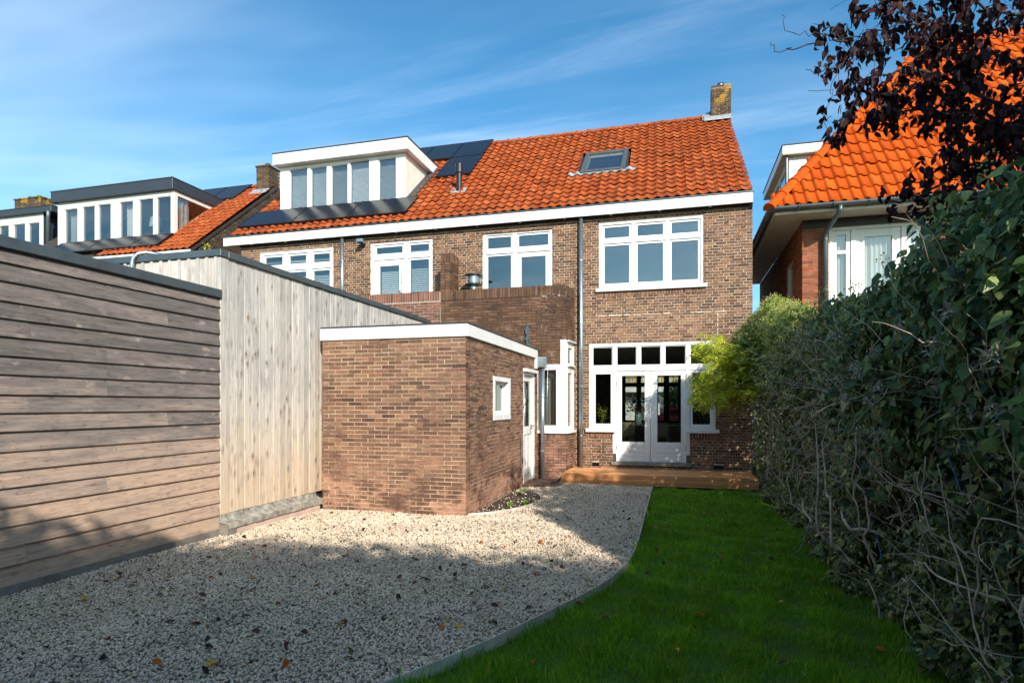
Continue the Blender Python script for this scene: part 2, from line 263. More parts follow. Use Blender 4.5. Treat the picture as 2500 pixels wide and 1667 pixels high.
# ------------------------------------------------------------------ geometry helpers
class Fr:
    """a wall frame: u along the wall, v up, w out of the wall"""
    def __init__(s, O, U, W=None):
        s.O = Vector(O); s.U = Vector(U).normalized(); s.V = Vector((0, 0, 1)); s.W = s.U.cross(s.V) if W is None else Vector(W).normalized()
        if W is not None: s.V = s.W.cross(s.U).normalized()
    def p(s, u, v, w): return s.O + s.U*u + s.V*v + s.W*w
WORLD = Fr((0, 0, 0), (1, 0, 0))           # u = X, v = Z, w = -Y
class MB:
    def __init__(s): s.v = []; s.f = []
    def quad(s, *pts):
        b = len(s.v); s.v += [tuple(p) for p in pts]; s.f.append(tuple(range(b, b+len(pts)))); return s
    def box(s, x0, x1, y0, y1, z0, z1):
        b = len(s.v); s.v += [(x0, y0, z0), (x1, y0, z0), (x1, y1, z0), (x0, y1, z0), (x0, y0, z1), (x1, y0, z1), (x1, y1, z1), (x0, y1, z1)]
        s.f += [tuple(b+i for i in q) for q in ((0, 3, 2, 1), (4, 5, 6, 7), (0, 1, 5, 4), (1, 2, 6, 5), (2, 3, 7, 6), (3, 0, 4, 7))]; return s
    def fbox(s, F, u0, u1, v0, v1, w0, w1, jit=0):
        b = len(s.v); r = (lambda: random.uniform(-jit, jit)) if jit else (lambda: 0)
        for (u, v, w) in ((u0, v0, w1), (u1, v0, w1), (u1, v0, w0), (u0, v0, w0), (u0, v1, w1), (u1, v1, w1), (u1, v1, w0), (u0, v1, w0)):
            s.v.append(tuple(F.p(u+r(), v+r(), w+r())))
        s.f += [tuple(b+i for i in q) for q in ((0, 3, 2, 1), (4, 5, 6, 7), (0, 1, 5, 4), (1, 2, 6, 5), (2, 3, 7, 6), (3, 0, 4, 7))]; return s
    def prism(s, poly, axis_vec):
        """extrude a planar polygon (3d points, any winding) along a vector"""
        n = len(poly); b = len(s.v); a = Vector(axis_vec); s.v += [tuple(p) for p in poly] + [tuple(Vector(p)+a) for p in poly]
        s.f.append(tuple(range(b, b+n))[::-1]); s.f.append(tuple(range(b+n, b+2*n)))
        for i in range(n): s.f.append((b+i, b+(i+1) % n, b+n+(i+1) % n, b+n+i))
        return s
    def tube(s, pts, rad, n=8, cap=True):
        pts = [Vector(p) for p in pts]; R = rad if isinstance(rad, (list, tuple)) else [rad]*len(pts); b0 = len(s.v); up = None
        for i, p in enumerate(pts):
            d = (pts[min(i+1, len(pts)-1)]-pts[max(i-1, 0)]).normalized()
            if up is None: up = d.orthogonal().normalized()
            up = (up-d*up.dot(d)); up = up.normalized() if up.length > 1e-6 else d.orthogonal().normalized(); sd = d.cross(up)
            for k in range(n):
                a = 2*math.pi*k/n; s.v.append(tuple(p+(up*math.cos(a)+sd*math.sin(a))*R[i]))
        for i in range(len(pts)-1):
            for k in range(n):
                a = b0+i*n+k; c = b0+i*n+(k+1) % n; s.f.append((a, c, c+n, a+n))
        if cap: s.f.append(tuple(b0+k for k in range(n))[::-1]); s.f.append(tuple(b0+(len(pts)-1)*n+k for k in range(n)))
        return s
    def lathe(s, c, prof, n=16):
        b = len(s.v); c = Vector(c)
        for r, z in prof:
            for k in range(n): a = 2*math.pi*k/n; s.v.append((c.x+r*math.cos(a), c.y+r*math.sin(a), c.z+z))
        for i in range(len(prof)-1):
            for k in range(n): a = b+i*n+k; d = b+i*n+(k+1) % n; s.f.append((a, d, d+n, a+n))
        s.f.append(tuple(b+k for k in range(n))[::-1]); s.f.append(tuple(b+(len(prof)-1)*n+k for k in range(n))); return s
def link(name, me, parent=None, loc=None, kind=None):
    o = bpy.data.objects.new(name, me); COL.objects.link(o)
    if loc is not None: o.location = loc
    if parent is not None:
        o.parent = parent; o.matrix_parent_inverse = Matrix.Translation(-base_of(parent))
    if kind: o['kind'] = kind
    return o
BASE = {}
def base_of(o):
    if o.name in BASE: return BASE[o.name]
    return Vector(o.location) + (base_of(o.parent)*0 if o.parent else Vector((0, 0, 0)))
def mesh_of(name, mb, mat, smooth=False):
    me = bpy.data.meshes.new(name); me.from_pydata(mb.v, [], mb.f); me.materials.append(mat)
    if smooth: me.polygons.foreach_set('use_smooth', [True]*len(me.polygons))
    me.update(); return me
def obj(name, mb, mat, parent=None, smooth=False, label=None, cat=None, group=None, kind=None, center=False, bevel=0):
    """one mesh object; its vertices are given in world coordinates"""
    if center or parent is None:
        a = np.array(mb.v); c = Vector(((a[:, 0].min()+a[:, 0].max())/2, (a[:, 1].min()+a[:, 1].max())/2, a[:, 2].min()))
        mb.v = [(x-c.x, y-c.y, z-c.z) for x, y, z in mb.v]
    else: c = Vector((0, 0, 0))
    o = link(name, mesh_of(name, mb, mat, smooth), parent, c, kind)
    BASE[o.name] = c
    if bevel:
        bv = o.modifiers.new('bevel', 'BEVEL'); bv.width = bevel; bv.segments = 1; bv.limit_method = 'ANGLE'
    return tag(o, label, cat, group)
def tag(o, label=None, cat=None, group=None):
    if label: o['label'] = label
    if cat: o['category'] = cat
    if group: o['group'] = group
    return o
def thing(name, label, cat, loc, group=None):
    o = bpy.data.objects.new(name, None); COL.objects.link(o); o.location = loc; BASE[o.name] = Vector(loc); o.empty_display_size = .2
    return tag(o, label, cat, group)
# children of an object whose base is B are given world coordinates; matrix_parent_inverse cancels the base
def npmesh(name, V, Fc, mat, smooth=False):
    """fast mesh from numpy verts (n,3) and faces (m,k) of one size"""
    me = bpy.data.meshes.new(name); m, k = Fc.shape
    me.vertices.add(len(V)); me.vertices.foreach_set('co', np.ascontiguousarray(V, dtype=np.float32).ravel())
    me.loops.add(m*k); me.loops.foreach_set('vertex_index', np.ascontiguousarray(Fc, dtype=np.int32).ravel())
    me.polygons.add(m); me.polygons.foreach_set('loop_start', np.arange(0, m*k, k, dtype=np.int32)); me.polygons.foreach_set('loop_total', np.full(m, k, dtype=np.int32))
    if smooth: me.polygons.foreach_set('use_smooth', np.ones(m, dtype=bool))
    me.materials.append(mat); me.update(calc_edges=True); return me
def scatter(tv, tf, P, Nn, T, S):
    """copies of a template (verts tv, faces tf) at P with normal Nn, tip direction T, size S -> V, F"""
    tv = np.asarray(tv, float); tf = np.asarray(tf, int); n = len(P)
    Nn = Nn/np.linalg.norm(Nn, axis=1, keepdims=True); T = T-(T*Nn).sum(1, keepdims=True)*Nn; T = T/(np.linalg.norm(T, axis=1, keepdims=True)+1e-9); X = np.cross(T, Nn)
    S = np.broadcast_to(np.asarray(S, float).reshape(-1, 1, 1), (n, 1, 1))
    V = P[:, None, :]+S*(tv[None, :, 0:1]*X[:, None, :]+tv[None, :, 1:2]*T[:, None, :]+tv[None, :, 2:3]*Nn[:, None, :])
    Fc = tf[None]+(np.arange(n)*len(tv))[:, None, None]
    return V.reshape(-1, 3), Fc.reshape(-1, tf.shape[1])
CAMP = np.array([0, 0, 1.6]); FWD = np.array([-math.sin(math.radians(15.423)), math.cos(math.radians(15.423))]); RGT = np.array([FWD[1], -FWD[0]])
def in_view(p, pad=0.):
    """is a world point inside the picture (used only to choose which pieces become single objects)"""
    d = p[0]*FWD[0]+p[1]*FWD[1]; s = p[0]*RGT[0]+p[1]*RGT[1]
    if d <= .2: return False
    u = 1250+1468*s/d; v = 987-1468*(p[2]-1.6)/d
    return -pad <= u <= 2500+pad and -pad <= v <= 1667+pad

# ------------------------------------------------------------------ brickwork
def subtract(a, b, cuts):
    iv = [(a, b)]
    for c0, c1 in cuts:
        nx = []
        for x0, x1 in iv:
            if c1 <= x0 or c0 >= x1: nx.append((x0, x1)); continue
            if c0 > x0: nx.append((x0, c0))
            if c1 < x1: nx.append((c1, x1))
        iv = nx
    return iv
def core_boxes(mb, F, u0, u1, v0, v1, ops, wf, wb):
    vs = sorted({v0, v1, *[min(max(o[2], v0), v1) for o in ops], *[min(max(o[3], v0), v1) for o in ops]})
    for a, b in zip(vs, vs[1:]):
        m = (a+b)/2
        for x0, x1 in subtract(u0, u1, [(o[0], o[1]) for o in ops if o[2] < m < o[3]]):
            if x1-x0 > 1e-4: mb.fbox(F, x0, x1, a, b, wb, wf)
def bricks_of(F, u0, u1, v0, v1, ops=(), soldiers=(), bond='stretcher', c0=None, c1=None, course=.06, L=.208, Hd=.098, joint=.012, inside=None, shift=0.):
    """brick rectangles (u0,u1,v0,v1,depth); c0/c1 = parity of the courses whose end brick wraps the corner"""
    out = []; n = int(round((v1-v0)/course)); holes = list(ops)+list(soldiers)
    for i in range(n):
        a = v0+i*course+joint/2; b = a+course-joint
        if b > v1+.004: break
        e0, e1 = u0, u1
        if c0 is not None and i % 2 != c0: e0 = u0+Hd+joint
        if c1 is not None and i % 2 != c1: e1 = u1-Hd-joint
        mid = (a+b)/2; segs = subtract(e0, e1, [(o[0], o[1]) for o in holes if o[2] < mid < o[3]])
        if bond == 'cross': pitch = (L if i % 2 == 0 else Hd)+joint; off = (0 if i % 4 == 0 else .11) if i % 2 == 0 else .055
        else: pitch = L+joint; off = 0 if i % 2 else pitch/2
        for s0, s1 in segs:
            k = math.floor((s0-u0-off-shift)/pitch); x = u0+off+shift+k*pitch; carry = None; end = False
            while x < s1 and not end:
                p0, p1 = max(x, s0), min(x+pitch-joint, s1)
                if carry is not None: p0 = carry; carry = None
                if s1-p1 < .05: p1 = s1; end = True
                if p1-p0 <= .04 and not end: carry = p0
                elif p1-p0 > .012:
                    jp = random.uniform(-.003, .003)
                    d = .03
                    if c0 is not None and abs(p0-u0) < .005: d = .1
                    if c1 is not None and abs(p1-u1) < .005: d = .1
                    if inside is None or inside((p0+p1)/2, mid): out.append((p0+jp if d < .05 else p0, p1+jp if d < .05 else p1, a+random.uniform(-.0015, .0015), b+random.uniform(-.0015, .0015), d))
                x += pitch
    for (s0, s1, a, b) in soldiers:
        x = s0
        while x+.045 < s1+.01:
            out.append((x, min(x+.05, s1), a, b-.005, .03)); x += .06
    return out
def lay(F, rects, mat, parent, nobj, name='brick'):
    """the nobj bricks that show largest are objects of their own, the rest one part"""
    R = []
    for r in rects:
        c = F.p((r[0]+r[1])/2, (r[2]+r[3])/2, 0); d2 = (c.x**2+c.y**2+(c.z-1.6)**2)
        R.append((d2/max(.05, r[1]-r[0])/(1 if in_view(c) else 1e-6), r))
    R.sort(key=lambda t: t[0]); rest = MB()
    for i, (k, r) in enumerate(R):
        w1 = random.uniform(-.0035, .0035)
        if i < nobj:
            m = MB().fbox(F, r[0], r[1], r[2], r[3], -r[4], w1, .0012); obj(name, m, mat, parent, center=True)
        else: rest.fbox(F, r[0], r[1], r[2], r[3], -r[4], w1, .0012)
    if rest.v: obj(name, rest, mat, parent, kind='stuff')

# ------------------------------------------------------------------ windows
def pane_grid(F, thing_, u0, u1, v0, v1, cols, rows, name='window', frame=.07, mull=.08, depth=.10, w_out=-.03, sash=.045, mat=None, glass=None, sill=None, sash_skip=(), label=None, sillmat=None, inner=None):
    """a framed window: cols/rows = cut positions; name(frame) > sash, pane"""
    mat = mat or WHITE; glass = glass or GLASS_UP
    fb = MB(); wb = w_out-depth
    fb.fbox(F, u0, u0+frame, v0, v1, wb, w_out); fb.fbox(F, u1-frame, u1, v0, v1, wb, w_out)
    fb.fbox(F, u0+frame, u1-frame, v1-frame, v1, wb, w_out-.002); fb.fbox(F, u0+frame, u1-frame, v0, v0+frame, wb, w_out-.002)
    for r in rows: fb.fbox(F, u0+frame, u1-frame, r-mull/2, r+mull/2, wb, w_out-.004)
    us = [u0+frame]+[x for c in cols for x in (c-mull/2, c+mull/2)]+[u1-frame]; vs_ = [v0+frame]+[x for r in rows for x in (r-mull/2, r+mull/2)]+[v1-frame]
    for c in cols:
        for a, b in zip(vs_[0::2], vs_[1::2]): fb.fbox(F, c-mull/2, c+mull/2, a, b, wb, w_out-.006)
    win = obj(name, fb, mat, thing_, center=True, label=label)
    for i, (a, b) in enumerate(zip(us[0::2], us[1::2])):
        for j, (c, d) in enumerate(zip(vs_[0::2], vs_[1::2])):
            s = sash if not isinstance(sash, dict) else sash.get((i, j), .045)
            if s > 0:
                sb = MB(); g = .004; ws = w_out-.03
                sb.fbox(F, a+g, a+s, c+g, d-g, ws-.05, ws); sb.fbox(F, b-s, b-g, c+g, d-g, ws-.05, ws); sb.fbox(F, a+s, b-s, c+g, c+s, ws-.05, ws-.002); sb.fbox(F, a+s, b-s, d-s, d-g, ws-.05, ws-.002)
                obj('sash', sb, mat, win, center=True)
            obj('pane', MB().fbox(F, a+s-.005, b-s+.005, c+s-.005, d-s+.005, w_out-.064, w_out-.056), glass, win, center=True)
    if sill:
        so, sh, sp = sill
        obj('sill', MB().fbox(F, u0-so, u1+so, v0-sh, v0-.001, w_out-.05, sp), sillmat or mat, win, center=True, bevel=.006)
    return win
def curtain(F, parent, u0, u1, v0, v1, w, folds=9, amp=.025, mat=None, name='curtain', label=None, cat=None):
    n = folds*6; mb = MB()
    for i in range(n+1):
        u = u0+(u1-u0)*i/n; ww = w+amp*math.sin(i/6*2*math.pi)+amp*.5*math.sin(i*.7)
        mb.v += [tuple(F.p(u, v0, ww)), tuple(F.p(u, v1, ww*1.0))]
    for i in range(n): mb.f.append((2*i, 2*i+2, 2*i+3, 2*i+1))
    return obj(name, mb, mat or CLOTH, parent, smooth=True, center=True, label=label, cat=cat)
def blind(F, parent, u0, u1, v0, v1, w, pitch=.045, tilt=.014, dp=.010):
    top = obj('blind', MB().fbox(F, u0, u1, v1-.02, v1, w-.015, w+.015), WHITE2, parent, center=True)
    v = v1-.03; mb = MB(); me = None
    while v > v0:
        mb.quad(F.p(u0, v-tilt, w+dp), F.p(u1, v-tilt, w+dp), F.p(u1, v+tilt, w-dp), F.p(u0, v+tilt, w-dp)); v -= pitch
    o = obj('slat', mb, CLOTH, parent, kind='stuff'); return o

# ------------------------------------------------------------------ roof tiles
def tile_template(wd, ln, kind):
    n = 8; V = []; Fc = []
    for j, s in enumerate((0., ln)):
        for i in range(n+1):
            a = i/n
            if kind == 'pan': h = .021*(1+math.cos(2*math.pi*a))+.006*(1-a)
            else: h = .046*max(0, math.sin(math.pi*min(1, a/.52)))**.8
            V.append((a*(wd+.012), s, h+(.044 if s == 0 else .004)))
    for i in range(n+1): V.append((V[i][0], .004, V[i][2]-.018))
    for i in range(n): Fc.append((i, i+1, n+2+i, n+1+i)); Fc.append((2*(n+1)+i, 2*(n+1)+i+1, i+1, i))
    # right flank
    return np.array(V, float), np.array(Fc, int)
def roof_tiles(parent, org, A, S, spots, wd, ln, kind, mat, nobj, name='roof_tile', jit=.006):
    """spots = (a, s) lower-left corners on the slope; A across, S up the slope"""
    A = Vector(A).normalized(); S = Vector(S).normalized(); Nn = A.cross(S).normalized(); org = Vector(org)
    V, Fc = tile_template(wd, ln, kind); mes = []
    for k in range(3):
        v2 = V.copy(); v2[:, 2] += np.random.default_rng(k).normal(0, .0008, len(V)); mes.append(npmesh(name, v2, Fc, mat, True))
    L = []
    for a, s in spots:
        p = org+A*a+S*s; L.append((((p.x)**2+p.y**2+(p.z-1.6)**2)/(1 if in_view(p) else 1e-6), a, s))
    L.sort(); rest = []
    for i, (d, a, s) in enumerate(L):
        ra = random.gauss(0, .012); rs = random.gauss(0, .006); rz = random.gauss(0, .003)
        X = (A+S*ra).normalized(); Y = (S-A*ra+Nn*rs).normalized(); Z = X.cross(Y); p = org+A*(a+random.gauss(0, jit*.4))+S*(s+random.gauss(0, jit))+Nn*rz
        M = Matrix(((X.x, Y.x, Z.x, p.x), (X.y, Y.y, Z.y, p.y), (X.z, Y.z, Z.z, p.z), (0, 0, 0, 1)))
        if i < nobj:
            o = link(name, mes[i % 3], parent); o.matrix_basis = M
        else: rest.append(np.array(M))
    if rest:
        Ms = np.array(rest); VV = np.einsum('nij,kj->nki', Ms[:, :3, :3], V)+Ms[:, None, :3, 3]
        FF = Fc[None]+(np.arange(len(Ms))*len(V))[:, None, None]
        link(name, npmesh(name, VV.reshape(-1, 3), FF.reshape(-1, 4), mat, True), parent, (0, 0, 0), 'stuff')
def downpipe(parent, pts, r=.04, brackets=(), mat=None, wall=(0, 1, 0), name='downpipe'):
    o = obj(name, MB().tube(pts, r, 12), mat or ZINC_LT, parent, smooth=True, center=True)
    for p in brackets:
        p = Vector(p); mb = MB().lathe(p-Vector((0, 0, .012)), [(r+.002, 0), (r+.008, .002), (r+.008, .022), (r+.002, .024)], 12); q = p+Vector(wall)*.07
        mb.tube([p, q], .006, 6); obj('bracket', mb, mat or ZINC_LT, o, center=True)
    return o

# ------------------------------------------------------------------ the ground
def struct(name, mb, mat, smooth=False): return obj(name, mb, mat, None, smooth, kind='structure')
struct('ground', MB().quad((-300, -300, -.09), (300, -300, -.09), (300, 300, -.09), (-300, 300, -.09)), plain('rough_ground', (.07, .065, .045, 1), 1, 0, .3, 2))
EDGE = [(-.46, 12.0), (-.45, 9.0), (-.44, 7.2), (-.45, 6.5), (-.49, 5.95), (-.61, 5.33), (-.76, 4.88), (-.92, 4.48), (-1.19, 3.82), (-1.43, 3.34), (-1.72, 2.8), (-2.1, 2.1), (-2.5, 1.2), (-2.9, .2), (-3.2, -1.4)]
def edge_x(y):
    ys = [p[1] for p in EDGE][::-1]; xs = [p[0] for p in EDGE][::-1]; return np.interp(y, ys, xs)
gp = [(-5.3, -1.4), (-5.3, 8.0), (-5.3, 12.4), (-2.2, 12.4), (-.46, 12.4)]
mb = MB(); mb.quad(*[(x, y, .0) for x, y in ([(-5.33, -1.4)]+EDGE[::-1]+[(-.46, 12.5), (-5.33, 12.5)])]); struct('gravel_ground', mb, plain('gravel_bed', srgb(176, 162, 142), 1, 0, .35, 30, bump=.8))
mb = MB(); mb.quad(*[(x, y, -.03) for x, y in ([(-.46, 12.6)]+EDGE+[(2.6, -1.4), (2.6, 12.6)])]); struct('lawn_ground', mb, plain('lawn_soil', srgb(62, 88, 24), 1, 0, .35, 12, bump=.8))
struct('street', MB().quad((-60, 23.5, -.05), (60, 23.5, -.05), (60, 31, -.05), (-60, 31, -.05)), ASPH)

# ------------------------------------------------------------------ pan-tiled brick house
A = thing('brick_house', 'pair of brown brick houses under one orange pan-tiled roof, behind the garden', 'house', (-4.7, 13.2, 0))
FA = Fr((0, 13.2, 0), (1, 0, 0))
OPS = [(-1.885, .757, 1.0, 2.942), (-1.367, .241, .28, 1.0), (-1.669, .526, 4.124, 5.583), (-4.348, -2.701, 3.4, 5.55), (-7.223, -5.586, 3.4, 5.54), (-10.389, -8.241, 4.05, 5.51), (-1.82, -1.66, .24, .33), (.72, .93, .24, .33)]
WALLR = (-2.21, 1.475, 0, 5.70); WALLL = (-10.95, -2.21, 3.66, 5.70)
cm = MB(); core_boxes(cm, FA, *WALLR, OPS, -.006, -.28); core_boxes(cm, FA, -10.95, -2.21, 0, 5.70, OPS, -.006, -.28)
obj('wall', cm, MORT, A)
SOLD = [(-1.70, .56, 3.95, 4.05), (-1.95, -1.37, .89, .985), (.245, .83, .89, .985)]
rects = bricks_of(FA, *WALLR, OPS, SOLD, 'cross'); patch = [r for r in rects if -2.0 < (r[0]+r[1])/2 < .80 and 2.95 < (r[2]+r[3])/2 < 3.52]
B_PATCH = brick_mat('cleaned_house_brick', [srgb(104, 76, 60), srgb(132, 96, 75), srgb(146, 108, 83), srgb(118, 86, 68), srgb(92, 68, 56)], dirt=.1, white=.3)
ps = set(patch); lay(FA, [r for r in rects if r not in ps], B_HOUSE, A, 260); lay(FA, patch, B_PATCH, A, 40)
lay(FA, bricks_of(FA, *WALLL, OPS, (), 'cross'), B_HOUSE, A, 0)
for u0, u1 in ((-1.82, -1.66), (.72, .93)):
    g = MB()
    for k in range(4): g.fbox(FA, u0, u1, .245+k*.02, .257+k*.02, -.05, -.02)
    obj('air_brick', g, BLACK, A, center=True)
sm = MB()
x = -2.0
while x < .82:
    l = random.uniform(.05, .3)
    if random.random() < .75: sm.fbox(FA, x, x+l, 3.522+random.uniform(-.004, .004), 3.536+random.uniform(0, .012), -.01, .004, .002)
    x += l+random.uniform(.01, .08)
for k in range(5): z = 3.50-k*.1; sm.fbox(FA, .79, .805, z-.07, z, -.01, .004, .002)
obj('mortar_scar', sm, plain('white_mortar', srgb(200, 192, 182), .95, 0, .2, 20), A)
# shell behind the facade: gables, back wall, rooms
sh = MB()
for x0, x1 in ((-11.0, -10.75), (1.225, 1.475)):
    sh.prism([(x0, 13.47, 0), (x0, 13.47, 5.75), (x0, 20.6, 5.75), (x0, 20.6, 0)], (x1-x0, 0, 0)); xg = min(x1, 1.30); sh.prism([(x0, 13.47, 5.75), (x0, 13.47, 6.1), (x0, 17.35, 9.25), (x0, 20.6, 6.4), (x0, 20.6, 5.75)], (xg-x0, 0, 0))
obj('gable_wall', sh, MORT_DK, A)
bw = MB(); FBK = Fr((0, 20.8, 0), (1, 0, 0)); core_boxes(bw, FBK, -10.7, 1.225, 0, 6.2, [(-1.80, .06, 1.0, 2.62)], 0, -.2)
obj('street_wall', bw, PLASTER, A)
def room(x0, x1, z0, z1, y1, wm, parent=A):
    mb = MB(); y0 = 13.475
    mb.quad((x0, y0, z1), (x1, y0, z1), (x1, y1, z1), (x0, y1, z1)); mb.quad((x0, y0, z0), (x0, y0, z1), (x0, y1, z1), (x0, y1, z0)); mb.quad((x1, y0, z0), (x1, y1, z0), (x1, y1, z1), (x1, y0, z1))
    if y1 < 20: mb.quad((x0, y1, z0), (x0, y1, z1), (x1, y1, z1), (x1, y1, z0))
    obj('room_wall', mb, wm, parent, center=True); obj('room_floor', MB().quad((x0, y0, z0), (x0, y1, z0), (x1, y1, z0), (x1, y0, z0)), FLOORW, parent, center=True)
room(-2.9, 1.2, .33, 2.93, 20.8, PLASTER); room(-2.2, 1.2, 3.25, 5.6, 16.0, PLASTER); room(-4.9, -2.3, 3.25, 5.6, 16.0, PLASTER); room(-10.6, -5.1, 3.25, 5.6, 17.0, PLASTER)
# street-side window of the dining room
fw_ = MB()
for u0, u1 in ((-1.80, -1.73), (-1.36, -1.20), (-.72, -.64), (-.46, -.28), (.0, .06)): fw_.fbox(FBK, u0, u1, 1.0, 2.62, -.1, -.02)
for v0, v1 in ((1.0, 1.06), (2.2, 2.34), (2.55, 2.62)): fw_.fbox(FBK, -1.73, 0, v0, v1, -.1, -.024)
sw = obj('street_window', fw_, DKWOOD, A, center=True)
for u0, u1 in ((-1.73, -1.36), (-1.20, -.72), (-.64, -.46), (-.28, .0)):
    obj('pane', MB().fbox(FBK, u0, u1, 1.06, 2.2, -.07, -.06), GLASS, sw, center=True)
    n = max(2, int((u1-u0)/.09)); du = (u1-u0)/n
    for i in range(n):
        obj('stained_pane', MB().fbox(FBK, u0+i*du+.006, u0+(i+1)*du-.006, 2.345, 2.545, -.07, -.06), GLASS_ST['clear' if i % 2 == 0 else 'amber'], sw, center=True)
    obj('stained_pane', MB().fbox(FBK, u0, u1, 2.545, 2.575, -.059, -.05), GLASS_ST['red'], sw, center=True)

# garden doors with side lights
gf = MB(); wo_, wi_ = -.025, -.125
gf.fbox(FA, -1.885, -1.822, 1.0, 2.942, wi_, wo_).fbox(FA, .692, .757, 1.0, 2.942, wi_, wo_).fbox(FA, -1.822, .692, 2.862, 2.942, wi_, wo_-.002)
gf.fbox(FA, -1.367, -1.296, .30, 2.862, wi_, wo_-.003).fbox(FA, .172, .241, .30, 2.862, wi_, wo_-.003)
for a, b in ((-1.822, -1.367), (-1.296, .172), (.241, .692)): gf.fbox(FA, a, b, 2.329, 2.423, wi_, wo_-.005)
for a, b in ((-.85, -.786), (-.341, -.277)): gf.fbox(FA, a, b, 2.423, 2.862, wi_, wo_-.006)
gf.fbox(FA, -1.822, -1.367, 1.0, 1.10, wi_, wo_-.005).fbox(FA, .241, .692, 1.0, 1.10, wi_, wo_-.005)
DF = obj('door_frame', gf, WHITE, A, center=True)
for a, b in ((-1.822, -1.367), (-1.296, -.85), (-.786, -.341), (-.277, .172), (.241, .692)):
    s = MB(); t = .022
    s.fbox(FA, a, a+t, 2.423, 2.862, -.1, -.05).fbox(FA, b-t, b, 2.423, 2.862, -.1, -.05).fbox(FA, a+t, b-t, 2.423, 2.423+t*1.6, -.1, -.048).fbox(FA, a+t, b-t, 2.862-t, 2.862, -.1, -.052)
    obj('transom_light', s, WHITE, DF, center=True); obj('pane', MB().fbox(FA, a+t-.004, b-t+.004, 2.44, 2.85, -.08, -.074), GLASS, DF, center=True)
for a, b, g0, g1 in ((-1.822, -1.367, -1.75, -1.415), (.241, .692, .299, .651)):
    s = MB(); s.fbox(FA, a+.004, g0, 1.104, 2.325, -.1, -.045).fbox(FA, g1, b-.004, 1.104, 2.325, -.1, -.045).fbox(FA, g0, g1, 1.104, 1.178, -.1, -.047).fbox(FA, g0, g1, 2.262, 2.325, -.1, -.047)
    obj('side_light', s, WHITE, DF, center=True, bevel=.004); obj('pane', MB().fbox(FA, g0-.004, g1+.004, 1.17, 2.27, -.08, -.074), GLASS, DF, center=True)
for a, b in ((-1.955, -1.300), (.175, .837)):
    obj('sill', MB().fbox(FA, a, b, .996, 1.075, -.02, .065), WHITE, DF, center=True, bevel=.008)
obj('threshold', MB().fbox(FA, -1.40, .27, .285, .36, -.15, .05), CONC, DF, center=True, bevel=.006)
for a, b in ((-1.369, -1.294), (.170, .243)): obj('post_foot', MB().fbox(FA, a, b, .362, .53, -.02, -.018), ZINC, DF, center=True)
for k, (a, b, g0, g1) in enumerate(((-1.292, -.570, -1.177, -.687), (-.562, .168, -.426, .063))):
    s = MB(); s.fbox(FA, a, g0, .366, 2.324, -.1, -.05).fbox(FA, g1, b, .366, 2.324, -.1, -.05).fbox(FA, g0, g1, 2.222, 2.324, -.1, -.052).fbox(FA, g0, g1, .665, .79, -.1, -.052)
    z = .366
    for zz in (.47, .5675, .665): s.fbox(FA, g0-.001, g1+.001, z+.0025, zz-.0025, -.1, -.054); z = zz
    d = obj('garden_door', s, WHITE, A, center=True); obj('pane', MB().fbox(FA, g0-.004, g1+.004, .785, 2.228, -.08, -.074), GLASS, d, center=True)
    c = (g0+g1)/2; obj('spyhole', MB().lathe(FA.p(c, .70, -.05), [(.008, 0), (.008, .012)], 8), BLACK, d, center=True)
    for zz in (.62, 2.0): obj('hinge', MB().fbox(FA, (a if k == 0 else b)-.010, (a if k == 0 else b)+.010, zz, zz+.1, -.05, -.03), ZINC_LT, d, center=True)
# door stays on the brickwork
for u in (-1.56, .49):
    m = MB().tube([FA.p(u, .80, .0), FA.p(u, .80, .03), FA.p(u, .55, .022), FA.p(u+.02, .53, .022), FA.p(u+.03, .55, .022)], .006, 6); obj('door_stay', m, ZINC_LT, A, center=True)
# first-floor windows
W1 = pane_grid(FA, A, -1.669, .526, 4.124, 5.583, (-.93, -.217), (5.15,), frame=.065, mull=.075, sash=.05, sill=(.065, .072, .06), label='wide white six-pane window above the garden doors')
W2 = pane_grid(FA, A, -4.348, -2.701, 3.4, 5.55, (-3.59,), (5.10,), frame=.06, mull=.08, sash={(0, 0): .05, (1, 0): .11, (0, 1): .05, (1, 1): .05}, label='white window and balcony door above the dark parapet')
W3 = pane_grid(FA, A, -7.223, -5.586, 3.4, 5.54, (-6.287,), (5.15,), frame=.07, mull=.09, sash={(0, 0): .15, (1, 0): .05, (0, 1): .06, (1, 1): .05}, label='white balcony door and window with half-open slatted blinds')
W4 = pane_grid(FA, A, -10.389, -8.241, 4.05, 5.51, (-9.64, -8.945), (5.06,), frame=.08, mull=.10, sash=.055, label='white window with slatted blinds, partly hidden by the timber wall')
for u0, u1, v0, v1 in ((-7.0, -6.42, 3.6, 4.83), (-6.2, -5.65, 3.6, 4.86), (-6.2, -5.65, 5.1, 5.30)): blind(FA, W3, u0, u1, v0, v1, -.17)
for u0, u1 in ((-10.3, -9.7), (-9.57, -9.0), (-8.88, -8.3)): blind(FA, W4, u0, u1, 4.1, 4.85, -.17); blind(FA, W4, u0, u1, 5.1, 5.27, -.17)
# handle of the neighbour's balcony door
obj('handle', MB().tube([FA.p(-6.46, 4.32, -.05), FA.p(-6.46, 4.32, .0), FA.p(-6.36, 4.34, .0)], .012, 8), ZINC_LT, W3, center=True)
obj('handle', MB().tube([FA.p(-6.40, 4.50, -.03), FA.p(-6.40, 4.75, -.03)], .008, 6), ZINC_LT, W3, center=True)
obj('door_post', MB().fbox(FA, -4.42, -4.35, 3.6, 5.56, -.13, -.028), WHITE, W2, center=True)
